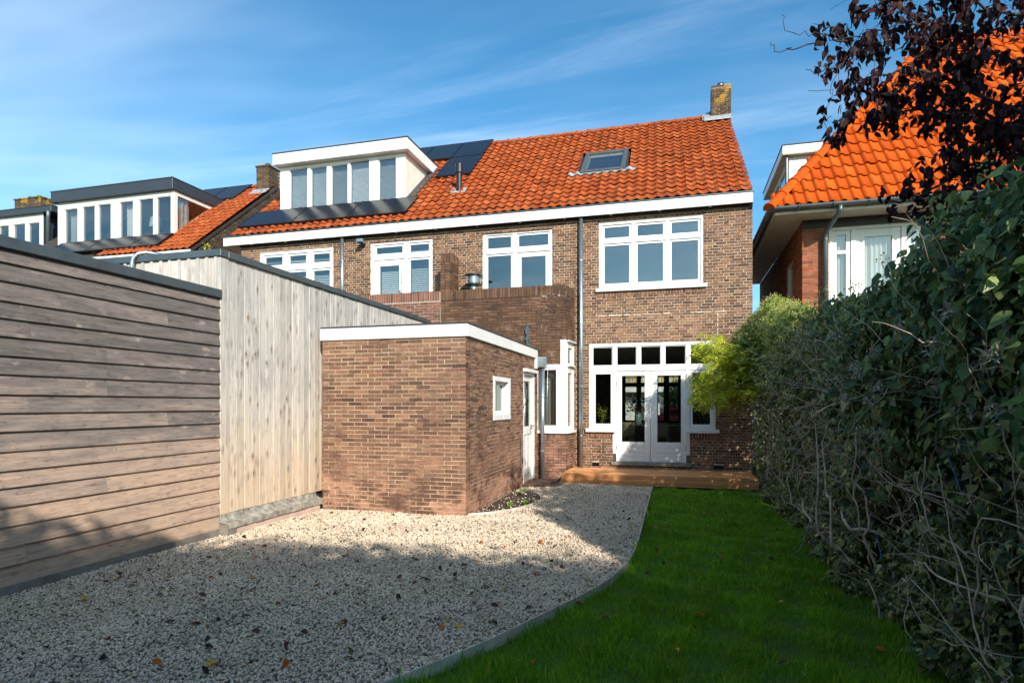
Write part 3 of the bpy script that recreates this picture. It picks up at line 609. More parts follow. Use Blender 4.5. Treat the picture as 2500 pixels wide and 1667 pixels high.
# eaves
KR = 1.018; RX = lambda x: x*KR; RZ = lambda z: 1.6+(z-1.6)*KR
obj('fascia_board', MB().box(RX(-11.16), RX(1.44), 13.03, 13.06, RZ(5.62), RZ(5.83)), WHITE, A, center=True, bevel=.006)
gt = MB().box(RX(-11.18), RX(1.455), 13.01, 13.09, RZ(5.831), RZ(5.85)); obj('gutter_edge', gt, ZINC, A, center=True)
obj('soffit', MB().box(RX(-11.12), RX(1.43), 13.06, 13.19, 5.72, 5.74), DKWOOD, A, center=True)
obj('eaves_return', MB().prism([(1.42, 13.065, 5.90), (1.42, 13.065, 5.70), (1.42, 13.19, 5.60), (1.42, 13.45, 5.60), (1.42, 13.45, 6.2)], (.05, 0, 0)), DKWOOD, A, center=True)
obj('frieze_board', MB().fbox(FA, -10.95, 1.40, 5.665, 5.72, .003, .03), DKWOOD, A, center=True)
k = 0
x = -10.6
while x < 1.3: obj('eaves_bracket', MB().box(x, x+.05, 13.07, 13.15, 5.695, 5.72), WHITE2, A, center=True); x += 1.02
# roof
TA = .82; RA = lambda y: RZ(5.87)+TA*(y-12.85*KR)
rs = MB(); YR = 17.05*KR; rs.quad((RX(-10.93), 13.04, RA(13.04)-.05), (1.42, 13.04, RA(13.04)-.05), (1.30, YR, RA(YR)-.05), (RX(-10.93), YR, RA(YR)-.05)); rs.quad((RX(-10.93), YR, RA(YR)-.05), (1.30, YR, RA(YR)-.05), (1.30, 21.6, 6.0), (RX(-10.93), 21.6, 6.0))
obj('roof_deck', rs, DKWOOD, A)
SL = math.hypot(1, TA); spots = []; shear = -.030
DORM = (RX(-10.22), RX(-6.62), RX(13.9), RX(15.75)); SKY = (RX(-2.27), RX(-1.22), RX(14.36), RX(15.40)); TWD = .2057*KR
for i in range(60):
    for j in range(21):
        a = i*TWD; s = j*.2655*KR; y = 13.055+s/SL; X = RX(-10.92)+a+shear*s/SL
        if DORM[0] < X+.1 < DORM[1] and DORM[2] < y < DORM[3]-.25: continue
        if SKY[0]-.1 < X+.1 < SKY[1]+.02 and SKY[2]-.12 < y < SKY[3]-.1: continue
        if X+.1 > .86 and y > 16.75*KR: continue
        spots.append((a, s))
roof_tiles(A, (RX(-10.92), 13.055, RA(13.055)-.012), (1, 0, 0), (shear, 1, TA), spots, TWD, .305, 'pan', T_A, 300)
def half_round(p0, p1, r0, r1, n=8, up=Vector((0, 0, 1))):
    p0 = Vector(p0); p1 = Vector(p1); d = (p1-p0).normalized(); sd = d.cross(up).normalized(); u = sd.cross(d); mb = MB()
    for p, r in ((p0, r0), (p0+d*.05, r0), (p0+d*.06, r1), (p1, r1)):
        for k in range(n+1): a = math.pi*k/n; mb.v.append(tuple(p+sd*math.cos(a)*r+u*math.sin(a)*r))
    for i in range(3):
        for k in range(n): b = i*(n+1)+k; mb.f.append((b, b+1, b+n+2, b+n+1))
    mb.f.append(tuple(range(n+1))); return mb
x = RX(-10.9)
while x < .80:
    obj('ridge_tile', half_round((x+.36, YR-.02, RA(YR-.02)-.02+random.gauss(0, .004)), (x, YR-.02, RA(YR-.02)-.02+random.gauss(0, .004)), .118, .10), T_A, A, smooth=False, center=True); x += .345
# skylight
SA = Vector((0, 1, TA)).normalized(); FS = Fr((RX(-1.73), RX(14.33), RA(RX(14.33))), (1, 0, 0), SA.cross(Vector((1, 0, 0)))*-1)
sk = MB(); hw = .54; ln = 1.10*SL
for (u0, u1, v0, v1) in ((-hw, -hw+.11, 0, ln), (hw-.11, hw, 0, ln), (-hw+.11, hw-.11, 0, .09), (-hw+.11, hw-.11, ln-.11, ln)): sk.fbox(FS, u0, u1, v0, v1, -.05, .09)
SKW = obj('skylight', sk, plain('skylight_cladding', srgb(92, 98, 100), .45, .4, .1, 6), A, center=True, bevel=.008, label='dark grey tilting skylight in the orange tiles')
obj('pane', MB().fbox(FS, -hw+.10, hw-.10, .085, ln-.10, .035, .045), GLASS_UP, SKW, center=True)
obj('blind_rail', MB().fbox(FS, -hw+.11, hw-.11, ln-.22, ln-.115, .0, .03), WHITE, SKW, center=True); obj('reveal', MB().fbox(FS, -hw+.11, hw-.11, .09, ln-.115, -.35, -.34).fbox(FS, -hw+.11, -hw+.12, .09, ln-.115, -.34, .03), WHITE2, SKW, center=True)
fl = MB(); n = 60
for i in range(n+1):
    u = -.80+1.6*i/n; ph = ((u+.80) % .2057)/.2057; h = .021*(1+math.cos(2*math.pi*ph))+.012
    fl.v += [tuple(FS.p(u, -.02, .055)) if abs(u) < hw else tuple(FS.p(u, .0, h+.05)), tuple(FS.p(u, -.12, h+.045)), tuple(FS.p(u, -.125, h+.02))]
for i in range(n): b = 3*i; fl.f += [(b+1, b+4, b+3, b), (b+2, b+5, b+4, b+1)]
obj('flashing', fl, LEAD, SKW, center=True)
# vent pipe
vp = Vector((RX(-5.254), RX(14.09), RA(RX(14.09))))
v = obj('vent_pipe', MB().lathe(vp-Vector((0, 0, .06)), [(.085, 0), (.085, .12), (.07, .2), (.068, .52), (.10, .54), (.10, .76), (.09, .78)], 16), BLACK, A, center=True, smooth=False)
fl = MB(); fl.prism([tuple(Vector((vp.x+a, vp.y+b, RA(vp.y+b)+.055+.02*math.sin(a*30)))) for a, b in ((-.2, -.13), (.0, -.16), (.2, -.13), (.2, .1), (-.2, .1))], (0, 0, .012)); obj('flashing', fl, LEAD, v, center=True)
# chimney
def chimney(parent, x0, x1, y0, y1, z0, z1, mat, pots=1, nm='chimney', cap=.03):
    c = obj(nm, MB().box(x0+.009, x1-.009, y0+.009, y1-.009, z0, z1-.005), MORT_DK, parent, center=True)
    f1 = Fr((x0, y0, z0), (1, 0, 0)); f2 = Fr((x1, y0, z0), (0, 1, 0)); f3 = Fr((x0, y1, z0), (0, -1, 0)); H_ = z1-z0
    rest = MB()
    for f, L_, c0, c1 in ((f1, x1-x0, 1, 0), (f2, y1-y0, 1, 0), (f3, y1-y0, 1, 0)):
        for r in bricks_of(f, 0, L_, 0, H_, (), (), 'stretcher', c0, c1): rest.fbox(f, r[0], r[1], r[2], r[3], -r[4]*.9, random.uniform(-.003, .003), .001)
    obj('brick', rest, mat, c, kind='stuff')
    obj('cap', MB().box(x0-cap+.002, x1+cap-.002, y0-cap+.002, y1+cap-.002, z1, z1+.05), mat, c, center=True)
    for k in range(pots):
        px = x0+(x1-x0)*(k+1)/(pots+1); obj('chimney_pot', MB().lathe((px, (y0+y1)/2, z1+.055), [(.09, 0), (.09, .05), (.075, .06), (.075, .12), (.09, .14)], 12), ZINC, c, center=True)
    return c
def lichen_brick():
    m = N('lichen_chimney_brick', .9, spec=.2); base = m.ramp(m.rnd(), [(0, srgb(68, 54, 46)), (.3, srgb(90, 72, 56)), (.6, srgb(78, 62, 50)), (1, srgb(100, 82, 60))])
    l = m.step(m.noise(m.pos(), 3.6, 3, .5), .52, .58); z = m.sep(m.pos())[2]; l = m.math('MULTIPLY', l, m.step(z, 9.55, 9.9, 0, .6)); base = m.mix(l, base, srgb(196, 150, 34)); m.col(base); return m.m
CH = chimney(A, .87, 1.375, 17.1, 17.6, 9.1, 10.15, lichen_brick(), 1, cap=0)
fl = MB(); fl.prism([(.68, 16.93, RA(16.93)+.10), (1.375, 16.93, RA(16.93)+.10), (1.375, 17.09, RA(17.09)+.14), (.68, 17.2, RA(17.2)+.13)], (0, 0, .015)); fl.prism([(.64, 17.05, RA(17.05)+.07), (.86, 17.05, RA(17.05)+.10), (.86, 17.36, 9.62), (.64, 17.36, 9.54)], (0, 0, .02)); obj('flashing', fl, LEAD, CH, center=True)
# downpipes and lamp
downpipe(A, [(-2.048, 13.12, 5.71), (-2.048, 13.12, .22)], .045, [(-2.048, 13.12, z) for z in (4.75, 3.35, 2.0, .9)])
downpipe(A, [(-7.94, 13.12, 5.71), (-7.94, 13.12, 3.5)], .045, [(-7.94, 13.12, 5.1)])
fl_ = obj('flood_light', MB().fbox(FA, -7.47, -7.30, 5.50, 5.58, .10, .26), ZINC_LT, A, center=True, bevel=.01); obj('lens', MB().fbox(FA, -7.45, -7.32, 5.49, 5.498, .11, .24), GLASS, fl_, center=True); obj('arm', MB().fbox(FA, -7.42, -7.36, 5.45, 5.52, 0, .12), BLACK, fl_, center=True)
# dormer
def dormer(house, name, x0, x1, yf, zb, zt, panes, fascia, fmat, wmat, ov, roof_y, plane, cheek_mat, label, blinds=True, glass_cheek=False, fx=(.1, .15)):
    F = Fr((0, yf, 0), (1, 0, 0)); fr_ = MB(); core_boxes(fr_, F, x0, x1, zb, zt, panes, 0, -.12)
    D = obj(name, fr_, wmat, house, center=True, label=label)
    for i, (a, b, c, d) in enumerate(panes):
        s = MB(); t = .018
        s.fbox(F, a, a+t, c, d, -.07, -.02).fbox(F, b-t, b, c, d, -.07, -.02).fbox(F, a+t, b-t, c, c+t, -.07, -.022).fbox(F, a+t, b-t, d-t, d, -.07, -.022); obj('sash', s, wmat, D, center=True)
        obj('pane', MB().fbox(F, a+t-.004, b-t+.004, c+t-.004, d-t+.004, -.06, -.052), GLASS_UP, D, center=True)
        if blinds: blind(F, D, a, b, c, d, -.15, .030, .0125, .007)
    by = roof_y
    # roof slab with fascia
    rb = MB(); rb.box(x0-fx[0], x1+fx[1], yf-ov, by+.35, zt+.005, zt+.005+fascia); obj('dormer_roof', rb, fmat, D, center=True, bevel=.008)
    obj('roof_edge', MB().box(x0-fx[0]-.015, x1+fx[1]+.015, yf-ov-.015, by+.35, zt+.006+fascia, zt+.03+fascia), ROOFING, D, center=True)
    # cheeks
    y = yf+.002
    if not glass_cheek:
        while y < by:
            y2 = min(y+.098, by); zr = plane(y)-.12
            if zr < zt: obj('cheek_board', MB().box(x1-.05, x1+random.uniform(-.002, .002), y, y2-.008, max(zr, zb-.1), zt), cheek_mat, D, center=True)
            y = y2
    else:
        fr2 = MB(); fr2.box(x1-.1, x1-.001, yf+.001, yf+.14, zb, zt); fr2.prism([(x1-.1, yf+.14, plane(yf)+.02), (x1-.1, yf+.14, plane(yf)+.18), (x1-.1, by, plane(by)+.05), (x1-.1, by, plane(by)-.12)], (.1, 0, 0)); fr2.box(x1-.1, x1-.002, yf+.14, by, zt-.12, zt); obj('cheek_frame', fr2, wmat, D, center=True)
        obj('pane', MB().prism([(x1-.06, yf+.13, plane(yf)+.15), (x1-.06, yf+.13, zt-.1), (x1-.06, by-.3, zt-.1)], (.008, 0, 0)), GLASS_UP, D, center=True)
    obj('cheek_wall', MB().prism([(x0, yf+.13, zb), (x0, yf+.13, zt), (x0, by+.3, zt), (x0, by, plane(by)-.1)], (.05, 0, 0)), cheek_mat, D, center=True)
    obj('room_wall', MB().quad((x0+.05, yf+1.6, zb), (x1-.1, yf+1.6, zb), (x1-.1, yf+1.6, zt), (x0+.05, yf+1.6, zt)), PLASTER, D, center=True)
    return D
PA = [(RX(a), RX(b), RZ(c), RZ(d)) for a, b, c, d in ((-9.95, -9.44, 6.69, 7.83), (-9.31, -8.86, 6.73, 7.81), (-8.70, -8.25, 6.73, 7.80), (-8.15, -7.63, 6.72, 7.85), (-7.33, -6.88, 6.76, 7.82))]
PA = [(a-.025, b+.025, c-.02, d_+.02) for a, b, c, d_ in PA]
DA = dormer(A, 'dormer', RX(-10.244), RX(-6.60), RX(13.85), RZ(6.60), RZ(7.92), PA, .29, WHITE, WHITE, .2, RX(15.45), RA, CREAM, 'white flat-roofed dormer with five blinded panes')
obj('gutter_spout', MB().tube([(RX(-6.40), RX(15.55), RZ(7.98)), (RX(-6.28), RX(15.5), RZ(7.98)), (RX(-6.25), RX(15.48), RZ(7.86))], .035, 8), ZINC_LT, DA, center=True)
obj('valley_flashing', MB().prism([(RX(-6.60), 14.0, RA(14.0)+.07), (RX(-6.36), 14.0, RA(14.0)+.08), (RX(-6.36), 15.8, RA(15.8)+.08), (RX(-6.60), 15.8, RA(15.8)+.07)], (0, 0, .012)), ROOFING, DA, center=True)
# solar panels
def solar(X0, X1, y0, y1, plane, T, label, group, clamps=True, lift=.10):
    sl = math.hypot(1, T); ang = math.atan(T); L_ = (y1-y0)*sl; W_ = X1-X0
    o = bpy.data.objects.new('solar_panel', mesh_of('solar_panel', MB().box(.012, W_-.012, .012, L_-.012, .0, .031), SOLAR)); COL.objects.link(o)
    o.location = (X0, y0, plane(y0)+lift); o.rotation_euler = (ang, 0, 0); tag(o, label, 'solar panel', group)
    fb = MB(); fb.box(0, W_, 0, .012, -.008, .035).box(0, W_, L_-.012, L_, -.008, .035).box(0, .012, .012, L_-.012, -.008, .035).box(W_-.012, W_, .012, L_-.012, -.008, .035)
    f = bpy.data.objects.new('frame', mesh_of('frame', fb, BLACK)); COL.objects.link(f); f.parent = o
    if clamps:
        for a in (.22*W_, .78*W_):
            cb = MB(); cb.box(a-.03, a+.03, -.07, .02, -.09, -.02); c = bpy.data.objects.new('clamp', mesh_of('clamp', cb, BLACK)); COL.objects.link(c); c.parent = o
    return o
G1 = 'black solar panels along the eaves under the white dormer'
for (x0, x1, l) in ((-10.93, -9.365, 'black solar panel lowest under the white dormer, leftmost of three'), (-9.345, -7.80, 'black solar panel under the white dormer, middle of three'), (-7.78, -6.22, 'black solar panel under the white dormer, rightmost of three')): solar(RX(x0), RX(x1), RX(13.06), RX(13.80), RA, TA, l, G1)
G2 = 'black solar panels by the ridge beside the white dormer'
solar(RX(-6.22), RX(-5.25), RX(14.86), RX(16.03), RA, TA, 'black solar panel behind the black vent pipe', G2)
solar(RX(-6.20), RX(-5.28), RX(16.05), RX(17.10), RA, TA, 'black solar panel at the ridge, rightmost', G2); solar(RX(-7.14), RX(-6.22), RX(16.05), RX(17.10), RA, TA, 'black solar panel at the ridge, second from the right', G2, False); solar(RX(-8.08), RX(-7.16), RX(16.05), RX(17.10), RA, TA, 'black solar panel at the ridge, behind the white dormer roof', G2, False)

# ------------------------------------------------------------------ flat-roofed extension with parapet
E_ = thing('rear_extension', 'flat-roofed dark weathered brick extension with upright-brick parapet, behind the shed', 'extension', (-4.5, 12.5, 0))
FE = Fr((0, 12.5, 0), (1, 0, 0)); FER = Fr((-2.27, 12.5, 0), (.07, .70, 0)); RW = math.hypot(.07, .70)
EOP = [(-2.92, -2.39, .99, 2.47), (-2.39, -2.27, .99, 2.97)]
cm = MB(); core_boxes(cm, FE, -5.10, -2.279, 0, 4.11, EOP, -.006, -.22); core_boxes(cm, FER, .22, RW-.01, 0, 4.11, [(0, RW, .99, 2.97)], -.006, -.2); core_boxes(cm, FER, .009, .22, 0, .99, [], -.006, -.2); core_boxes(cm, FER, .009, .22, 2.97, 4.11, [], -.006, -.2)
obj('wall', cm, MORT_EXT, E_)
cm = MB(); core_boxes(cm, FE, -7.7, -5.101, 0, 4.11, [], -.006, -.22); obj('wall', cm, MORT_EXTN, E_, label='lighter pointed brickwork of the neighbouring half')
lay(FE, bricks_of(FE, -5.10, -2.27, 2.39, 3.91, EOP, (), 'stretcher', None, 0)+bricks_of(FE, -5.10, -2.27, 9, 9, (), [(-5.10, -2.28, 3.915, 4.13)]), B_EXT, E_, 240)
lay(FER, bricks_of(FER, -.007, RW-.01, 2.99, 3.91, (), (), 'stretcher', 1, None)+bricks_of(FER, 0, RW, 9, 9, (), [(.055, RW-.01, 3.915, 4.13)]), B_EXT, E_, 40)
lay(FE, bricks_of(FE, -3.2, -2.27, 0, 2.40, EOP, [(-2.86, -2.30, .89, .985)], 'stretcher', None, 0), B_SHED, E_, 30); lay(FER, bricks_of(FER, -.007, RW-.01, .0, .99, (), (), 'stretcher', 1, None), B_SHED, E_, 20)
lay(FE, bricks_of(FE, -7.7, -5.11, 2.75, 3.91, (), [(-7.7, -5.11, 3.915, 4.13)], 'stretcher'), B_EXTN, E_, 20)
obj('roof', MB().box(-7.7, -2.45, 12.7, 13.19, 3.5, 3.6), ROOFING, E_, center=True)
# corner window
cw = MB(); cw.fbox(FE, -2.392, -2.272, .99, 2.985, -.12, -.01); cw.fbox(FE, -2.92, -2.392, 2.385, 2.468, -.1, -.012).fbox(FE, -2.92, -2.392, .992, 1.10, -.1, -.012).fbox(FE, -2.92, -2.83, 1.10, 2.385, -.1, -.012).fbox(FE, -2.44, -2.392, 1.10, 2.385, -.1, -.014)
cw.fbox(FER, .122, .19, .992, 2.965, -.1, -.012).fbox(FER, RW-.08, RW-.02, .992, 2.965, -.1, -.012).fbox(FER, .19, RW-.08, 2.87, 2.965, -.1, -.014).fbox(FER, .19, RW-.08, 2.33, 2.43, -.1, -.014).fbox(FER, .19, RW-.08, .992, 1.08, -.1, -.014)
CW = obj('corner_window', cw, WHITE, E_, center=True, label='white corner bay window beside the garden deck')
s = MB().fbox(FE, -2.83, -2.78, 1.1, 2.385, -.08, -.03).fbox(FE, -2.485, -2.44, 1.1, 2.385, -.08, -.03).fbox(FE, -2.78, -2.485, 1.1, 1.155, -.08, -.032).fbox(FE, -2.78, -2.485, 2.335, 2.385, -.08, -.032); obj('sash', s, WHITE, CW, center=True)
obj('pane', MB().fbox(FE, -2.785, -2.48, 1.15, 2.34, -.07, -.062), GLASS, CW, center=True)
for v0, v1 in ((2.43, 2.87), (1.08, 2.33)):
    s = MB().fbox(FER, .192, .24, v0, v1, -.08, -.02).fbox(FER, RW-.13, RW-.082, v0, v1, -.08, -.02).fbox(FER, .24, RW-.13, v0, v0+.05, -.08, -.022).fbox(FER, .24, RW-.13, v1-.05, v1, -.08, -.022); obj('sash', s, WHITE, CW, center=True)
    obj('pane', MB().fbox(FER, .235, RW-.125, v0+.045, v1-.045, -.06, -.052), GLASS, CW, center=True)
obj('weather_bar', MB().fbox(FER, .15, RW-.06, 2.415, 2.44, -.02, .05).fbox(FER, .12, RW-.04, 2.935, 2.962, -.02, .05), WHITE2, CW, center=True)
obj('sill', MB().fbox(FE, -2.95, -2.225, .985, 1.045, -.05, .05).fbox(FER, .05, RW-.03, .984, 1.044, -.05, .05), WHITE, CW, center=True, bevel=.006)
rm = MB(); rm.quad((-2.95, 12.72, .5), (-2.95, 14.2, .5), (-2.95, 14.2, 2.9), (-2.95, 12.72, 2.9)); rm.quad((-2.95, 14.2, .5), (-2.2, 14.2, .5), (-2.2, 14.2, 2.9), (-2.95, 14.2, 2.9)); obj('room_wall', rm, PLASTER, E_, center=True)
curtain(Fr((0, 12.75, 0), (1, 0, 0)), E_, -2.86, -2.45, 1.0, 2.45, -.05, 5, .02, plain('grey_curtain', (.30, .29, .26, 1), .95), 'curtain')
# party wall between the balconies
FP = Fr((0, 12.62, 0), (1, 0, 0)); FPR = Fr((-4.93, 12.62, 0), (0, 1, 0))
PW = obj('party_wall', MB().box(-5.141, -4.939, 12.629, 13.19, 3.9, 4.99), MORT_EXT, E_, center=True)
pm = MB()
for f, rr in ((FP, bricks_of(FP, -5.15, -4.93, 3.9, 4.80, (), (), 'stretcher', None, 0)+[(-5.15+k*.0735, -5.15+k*.0735+.064, 4.805, 5.0, .05) for k in range(3)]), (FPR, bricks_of(FPR, 0, .57, 3.9, 4.80, (), (), 'stretcher', 1, None)+[(.055+k*.0735, .055+k*.0735+.063, 4.805, 5.0+random.uniform(-.01, .02), .05) for k in range(7)])):
    for r in rr: pm.fbox(f, r[0], r[1], r[2], r[3], -r[4], random.uniform(-.002, .002), .001)
obj('brick', pm, B_EXT, PW, kind='stuff')
obj('vent_hood', MB().prism([FE.p(-5.93, 3.36, 0), FE.p(-5.93, 3.44, 0), FE.p(-5.93, 3.36, .10)], (.26, 0, 0)), BLACK, E_, center=True)
# spear-shaped wall bracket
sp = MB(); sp.fbox(FE, -3.125, -3.075, 2.60, 3.14, .03, .05); sp.prism([FE.p(-3.10, 3.30, .03), FE.p(-3.155, 3.20, .03), FE.p(-3.125, 3.08, .03), FE.p(-3.075, 3.08, .03), FE.p(-3.045, 3.20, .03)], (0, -.025, 0)); sp.fbox(FE, -3.17, -3.03, 2.975, 3.03, .0, .028); sp.fbox(FE, -3.08, -3.02, 2.80, 2.90, .02, .055)
obj('spear_bracket', sp, ZINC, E_, center=True, bevel=.004)
# chimney flue on the flat roof
FL = thing('flue_terminal', 'galvanised flue with two round plates standing behind the parapet', 'flue', (-4.46, 12.9, 3.6))
obj('pipe', MB().lathe((-4.46, 12.9, 3.6), [(.065, 0), (.065, .6), (.085, .61), (.085, .66), (.07, .68), (.07, .8)], 18), ZINC_LT, FL, smooth=False, center=True)
obj('drum', MB().lathe((-4.46, 12.9, 4.345), [(.118, 0), (.118, .15)], 20), ZINC_LT, FL, center=True)
for z in (4.30, 4.52): obj('plate', MB().lathe((-4.46, 12.9, z), [(.205, 0), (.205, .008), (.06, .035)], 24), ZINC, FL, center=True)
for a in range(4): obj('rod', MB().tube([(-4.46+.16*math.cos(a*1.57+.6), 12.9+.16*math.sin(a*1.57+.6), 4.30), (-4.46+.16*math.cos(a*1.57+.6), 12.9+.16*math.sin(a*1.57+.6), 4.52)], .007, 6), ZINC_LT, FL, center=True)

# ------------------------------------------------------------------ brick shed
S_ = thing('brick_shed', 'flat-roofed brick shed with white fascia, small window and white door', 'shed', (-4.0, 10, 0))
FSF = Fr((0, 8.0, 0), (1, 0, 0)); FSR = Fr((-2.88, 8.0, 0), (0, 1, 0)); SOP = [(1.29, 2.31, 1.34, 2.06), (3.25, 4.25, .06, 2.29)]
cm = MB(); core_boxes(cm, FSF, -5.17, -2.889, -.05, 2.57, [], -.006, -.2); core_boxes(cm, FSR, .2, 4.49, -.05, 2.57, SOP, -.006, -.2); cm.box(-5.17, -5.0, 8.2, 12.49, -.05, 2.57); obj('wall', cm, MORT_SHED, S_)
lay(FSF, bricks_of(FSF, -5.18, -2.88, -.04, 2.57, (), (), 'stretcher', None, 0), B_SHED, S_, 200); lay(FSR, bricks_of(FSR, 0, 4.49, -.04, 2.57, SOP, (), 'stretcher', 1, None), B_SHED, S_, 100)
obj('roof', MB().box(-5.2, -2.83, 7.965, 12.49, 2.735, 2.76), ROOFING, S_, center=True, bevel=.006)
obj('fascia_board', MB().box(-5.20, -2.842, 7.97, 7.998-.0, 2.56, 2.734), WHITE, S_, center=True, bevel=.004); obj('fascia_board', MB().box(-2.878, -2.84, 8.0, 12.35, 2.562, 2.733), WHITE, S_, center=True, bevel=.004)
obj('ceiling', MB().box(-5.0, -3.1, 8.2, 12.4, 2.58, 2.7), PLASTER, S_, center=True)
wf = MB(); core_boxes(wf, FSR, 1.29, 2.31, 1.34, 2.06, [(1.39, 2.20, 1.43, 1.985)], .012, -.14); WS = obj('window', wf, WHITE, S_, center=True, bevel=.003)
s = MB(); core_boxes(s, FSR, 1.39, 2.20, 1.43, 1.985, [(1.45, 2.14, 1.49, 1.93)], -.09, -.13); obj('sash', s, WHITE, WS, center=True); obj('pane', MB().fbox(FSR, 1.44, 2.15, 1.48, 1.94, -.115, -.107), GLASS_GR, WS, center=True)
obj('sill', MB().fbox(FSR, 1.27, 2.33, 1.335, 1.345, -.02, .02), ZINC_LT, WS, center=True)
df = MB(); core_boxes(df, FSR, 3.25, 4.25, .06, 2.29, [(3.36, 4.14, .06, 2.18)], -.01, -.12); DS = obj('door_frame', df, WHITE, S_, center=True)
obj('rain_bar', MB().fbox(FSR, 3.25, 4.27, 2.24, 2.30, -.01, .07), WHITE2, DS, center=True)
dl = MB(); dl.fbox(FSR, 3.365, 3.50, .07, 2.175, -.08, -.04).fbox(FSR, 4.0, 4.135, .07, 2.175, -.08, -.04).fbox(FSR, 3.50, 4.0, 2.06, 2.175, -.08, -.042).fbox(FSR, 3.50, 4.0, 1.00, 1.16, -.08, -.03).fbox(FSR, 3.50, 4.0, .07, .34, -.08, -.042).fbox(FSR, 3.72, 3.78, .34, 1.0, -.08, -.042).fbox(FSR, 3.50, 3.72, .34, 1.0, -.075, -.058).fbox(FSR, 3.78, 4.0, .34, 1.0, -.075, -.058)
DD = obj('shed_door', dl, WHITE2, S_, center=True, bevel=.004, label='white panelled shed door with a tall pane')
obj('pane', MB().fbox(FSR, 3.495, 4.005, 1.155, 2.065, -.065, -.057), GLASS_GR, DD, center=True); obj('handle', MB().tube([FSR.p(4.07, 1.16, -.04), FSR.p(4.07, 1.16, .02), FSR.p(3.97, 1.16, .02)], .011, 8), BLACK, DD, center=True); obj('letter_plate', MB().fbox(FSR, 3.99, 4.03, 1.0, 1.2, -.03, -.024), ZINC, DD, center=True)
obj('door_stay', MB().tube([FSR.p(3.0, .95, .0), FSR.p(3.0, .95, .02), FSR.p(3.0, .30, .02), FSR.p(3.02, .27, .02)], .007, 6), ZINC, S_, center=True)
obj('cable', MB().tube([FSR.p(2.80, 2.04, .0), FSR.p(2.86, 2.05, .05), FSR.p(3.0, 2.02, .09), FSR.p(3.12, 1.85, .1), FSR.p(3.20, 1.65, .06), FSR.p(3.23, 1.52, .01)], .008, 6), CABLE, S_, center=True)
HP = (-2.75, 12.40)
dp = downpipe(S_, [(HP[0], HP[1], 2.40), (HP[0], HP[1], .0)], .042, [(HP[0], HP[1], z) for z in (1.75, .62)], wall=(-1, 0, 0))
obj('hopper', MB().prism([(HP[0]-.10, HP[1]-.1, 2.60), (HP[0]+.10, HP[1]-.1, 2.60), (HP[0]+.10, HP[1]-.1, 2.44), (HP[0]+.05, HP[1]-.1, 2.38), (HP[0]-.10, HP[1]-.1, 2.38)], (0, .2, 0)), ZINC_LT, dp, center=True, bevel=.004)
obj('spout', MB().box(-2.90, -2.84, 12.2, 12.45, 2.35, 2.56), WHITE, dp, center=True)
ST = thing('door_step', 'low step of brown brick slabs in front of the shed door', 'step', (-2.6, 11.8, 0))
for i, (x0, x1, y0, y1) in enumerate(((-2.86, -2.42, 11.22, 11.72), (-2.86, -2.36, 11.74, 12.30), (-2.40, -2.20, 11.30, 11.80))): obj('slab', MB().fbox(WORLD, x0, x1, -.02, .055-.02*(i == 2), -y1, -y0, .008), plain('brown_slab%d' % i, srgb(96, 72, 58), .95, 0, .35, 9, bump=.6), ST, center=True, bevel=.008)

# ------------------------------------------------------------------ timber-clad walls on the left
TW = thing('timber_clad_wall', 'long low outbuilding wall clad in weathered horizontal boards, at the left', 'timber wall', (-5.5, 3, 0))
obj('wall', MB().box(-9.0, -5.40, -1.5, 6.06, .0, 2.93), DKWOOD, TW); obj('footing', MB().box(-5.44, -5.33, -1.5, 6.07, -.05, .10), CONC, TW, center=True)
obj('cap', MB().box(-5.46, -5.318, -1.5, 6.085, 2.885, 2.985), ZINC, TW, center=True, bevel=.006); obj('roof', MB().box(-9.0, -5.45, -1.5, 6.05, 2.93, 2.95), ROOFING, TW, center=True)
JT = [2.03, 0, 0, .0]; zz = [2.885, 2.792, 2.638, 2.473, 2.331, 2.182, 2.023, 1.869, 1.704, 1.55, 1.396, 1.23, 1.072, .93, .771, .61, .438, .284, .09]
joints = {1: [4.585], 2: [5.31, 1.9], 3: [3.0], 4: [3.86], 5: [4.585], 6: [4.585], 7: [4.585, 1.5], 8: [3.854], 9: [5.306, 2.4], 10: [2.6], 11: [5.30], 12: [2.2], 13: [4.585, 1.2], 14: [3.2], 15: [1.9], 16: [3.838], 17: [2.7]}
for i in range(len(zz)-1):
    zt, zb = zz[i], zz[i+1]; ys = sorted([-1.5, 6.075]+joints.get(i, []))
    for a, b in zip(ys, ys[1:]):
        o_ = random.uniform(-.002, .002); m = MB()
        m.prism([(-5.40, a+.0015, zb-.022), (-5.338+o_, a+.0015, zb-.022), (-5.336+o_, a+.0015, zb-.016), (-5.362+o_, a+.0015, zt+.012), (-5.40, a+.0015, zt+.012)], (0, b-a-.003, 0))
        obj('cladding_board', m, W_H, TW, center=True)
TB = thing('timber_clad_extension', 'taller flat-roofed timber extension clad in pale vertical boards', 'timber extension', (-6.5, 9, 0))
obj('wall', MB().box(-9.0, -5.405, 6.14, 12.45, 0, 3.42), DKWOOD, TB)
y = 6.085
obj('corner_board', MB().box(-5.42, -5.342, y, y+.145, .26, 3.40), W_V, TB, center=True, bevel=.004); y += .148; i = 0
while y < 12.4:
    wd = random.uniform(.128, .142) if i % 1 == 0 else .1; z0 = .262 if y < 8.75 else 2.72; t = random.uniform(-.004, .003)
    obj('cladding_board', MB().box(-5.40, -5.352+t, y, min(12.45, y+wd), z0, 3.40), W_V, TB, center=True, bevel=.003); y += wd+.008; i += 1
x = -5.40
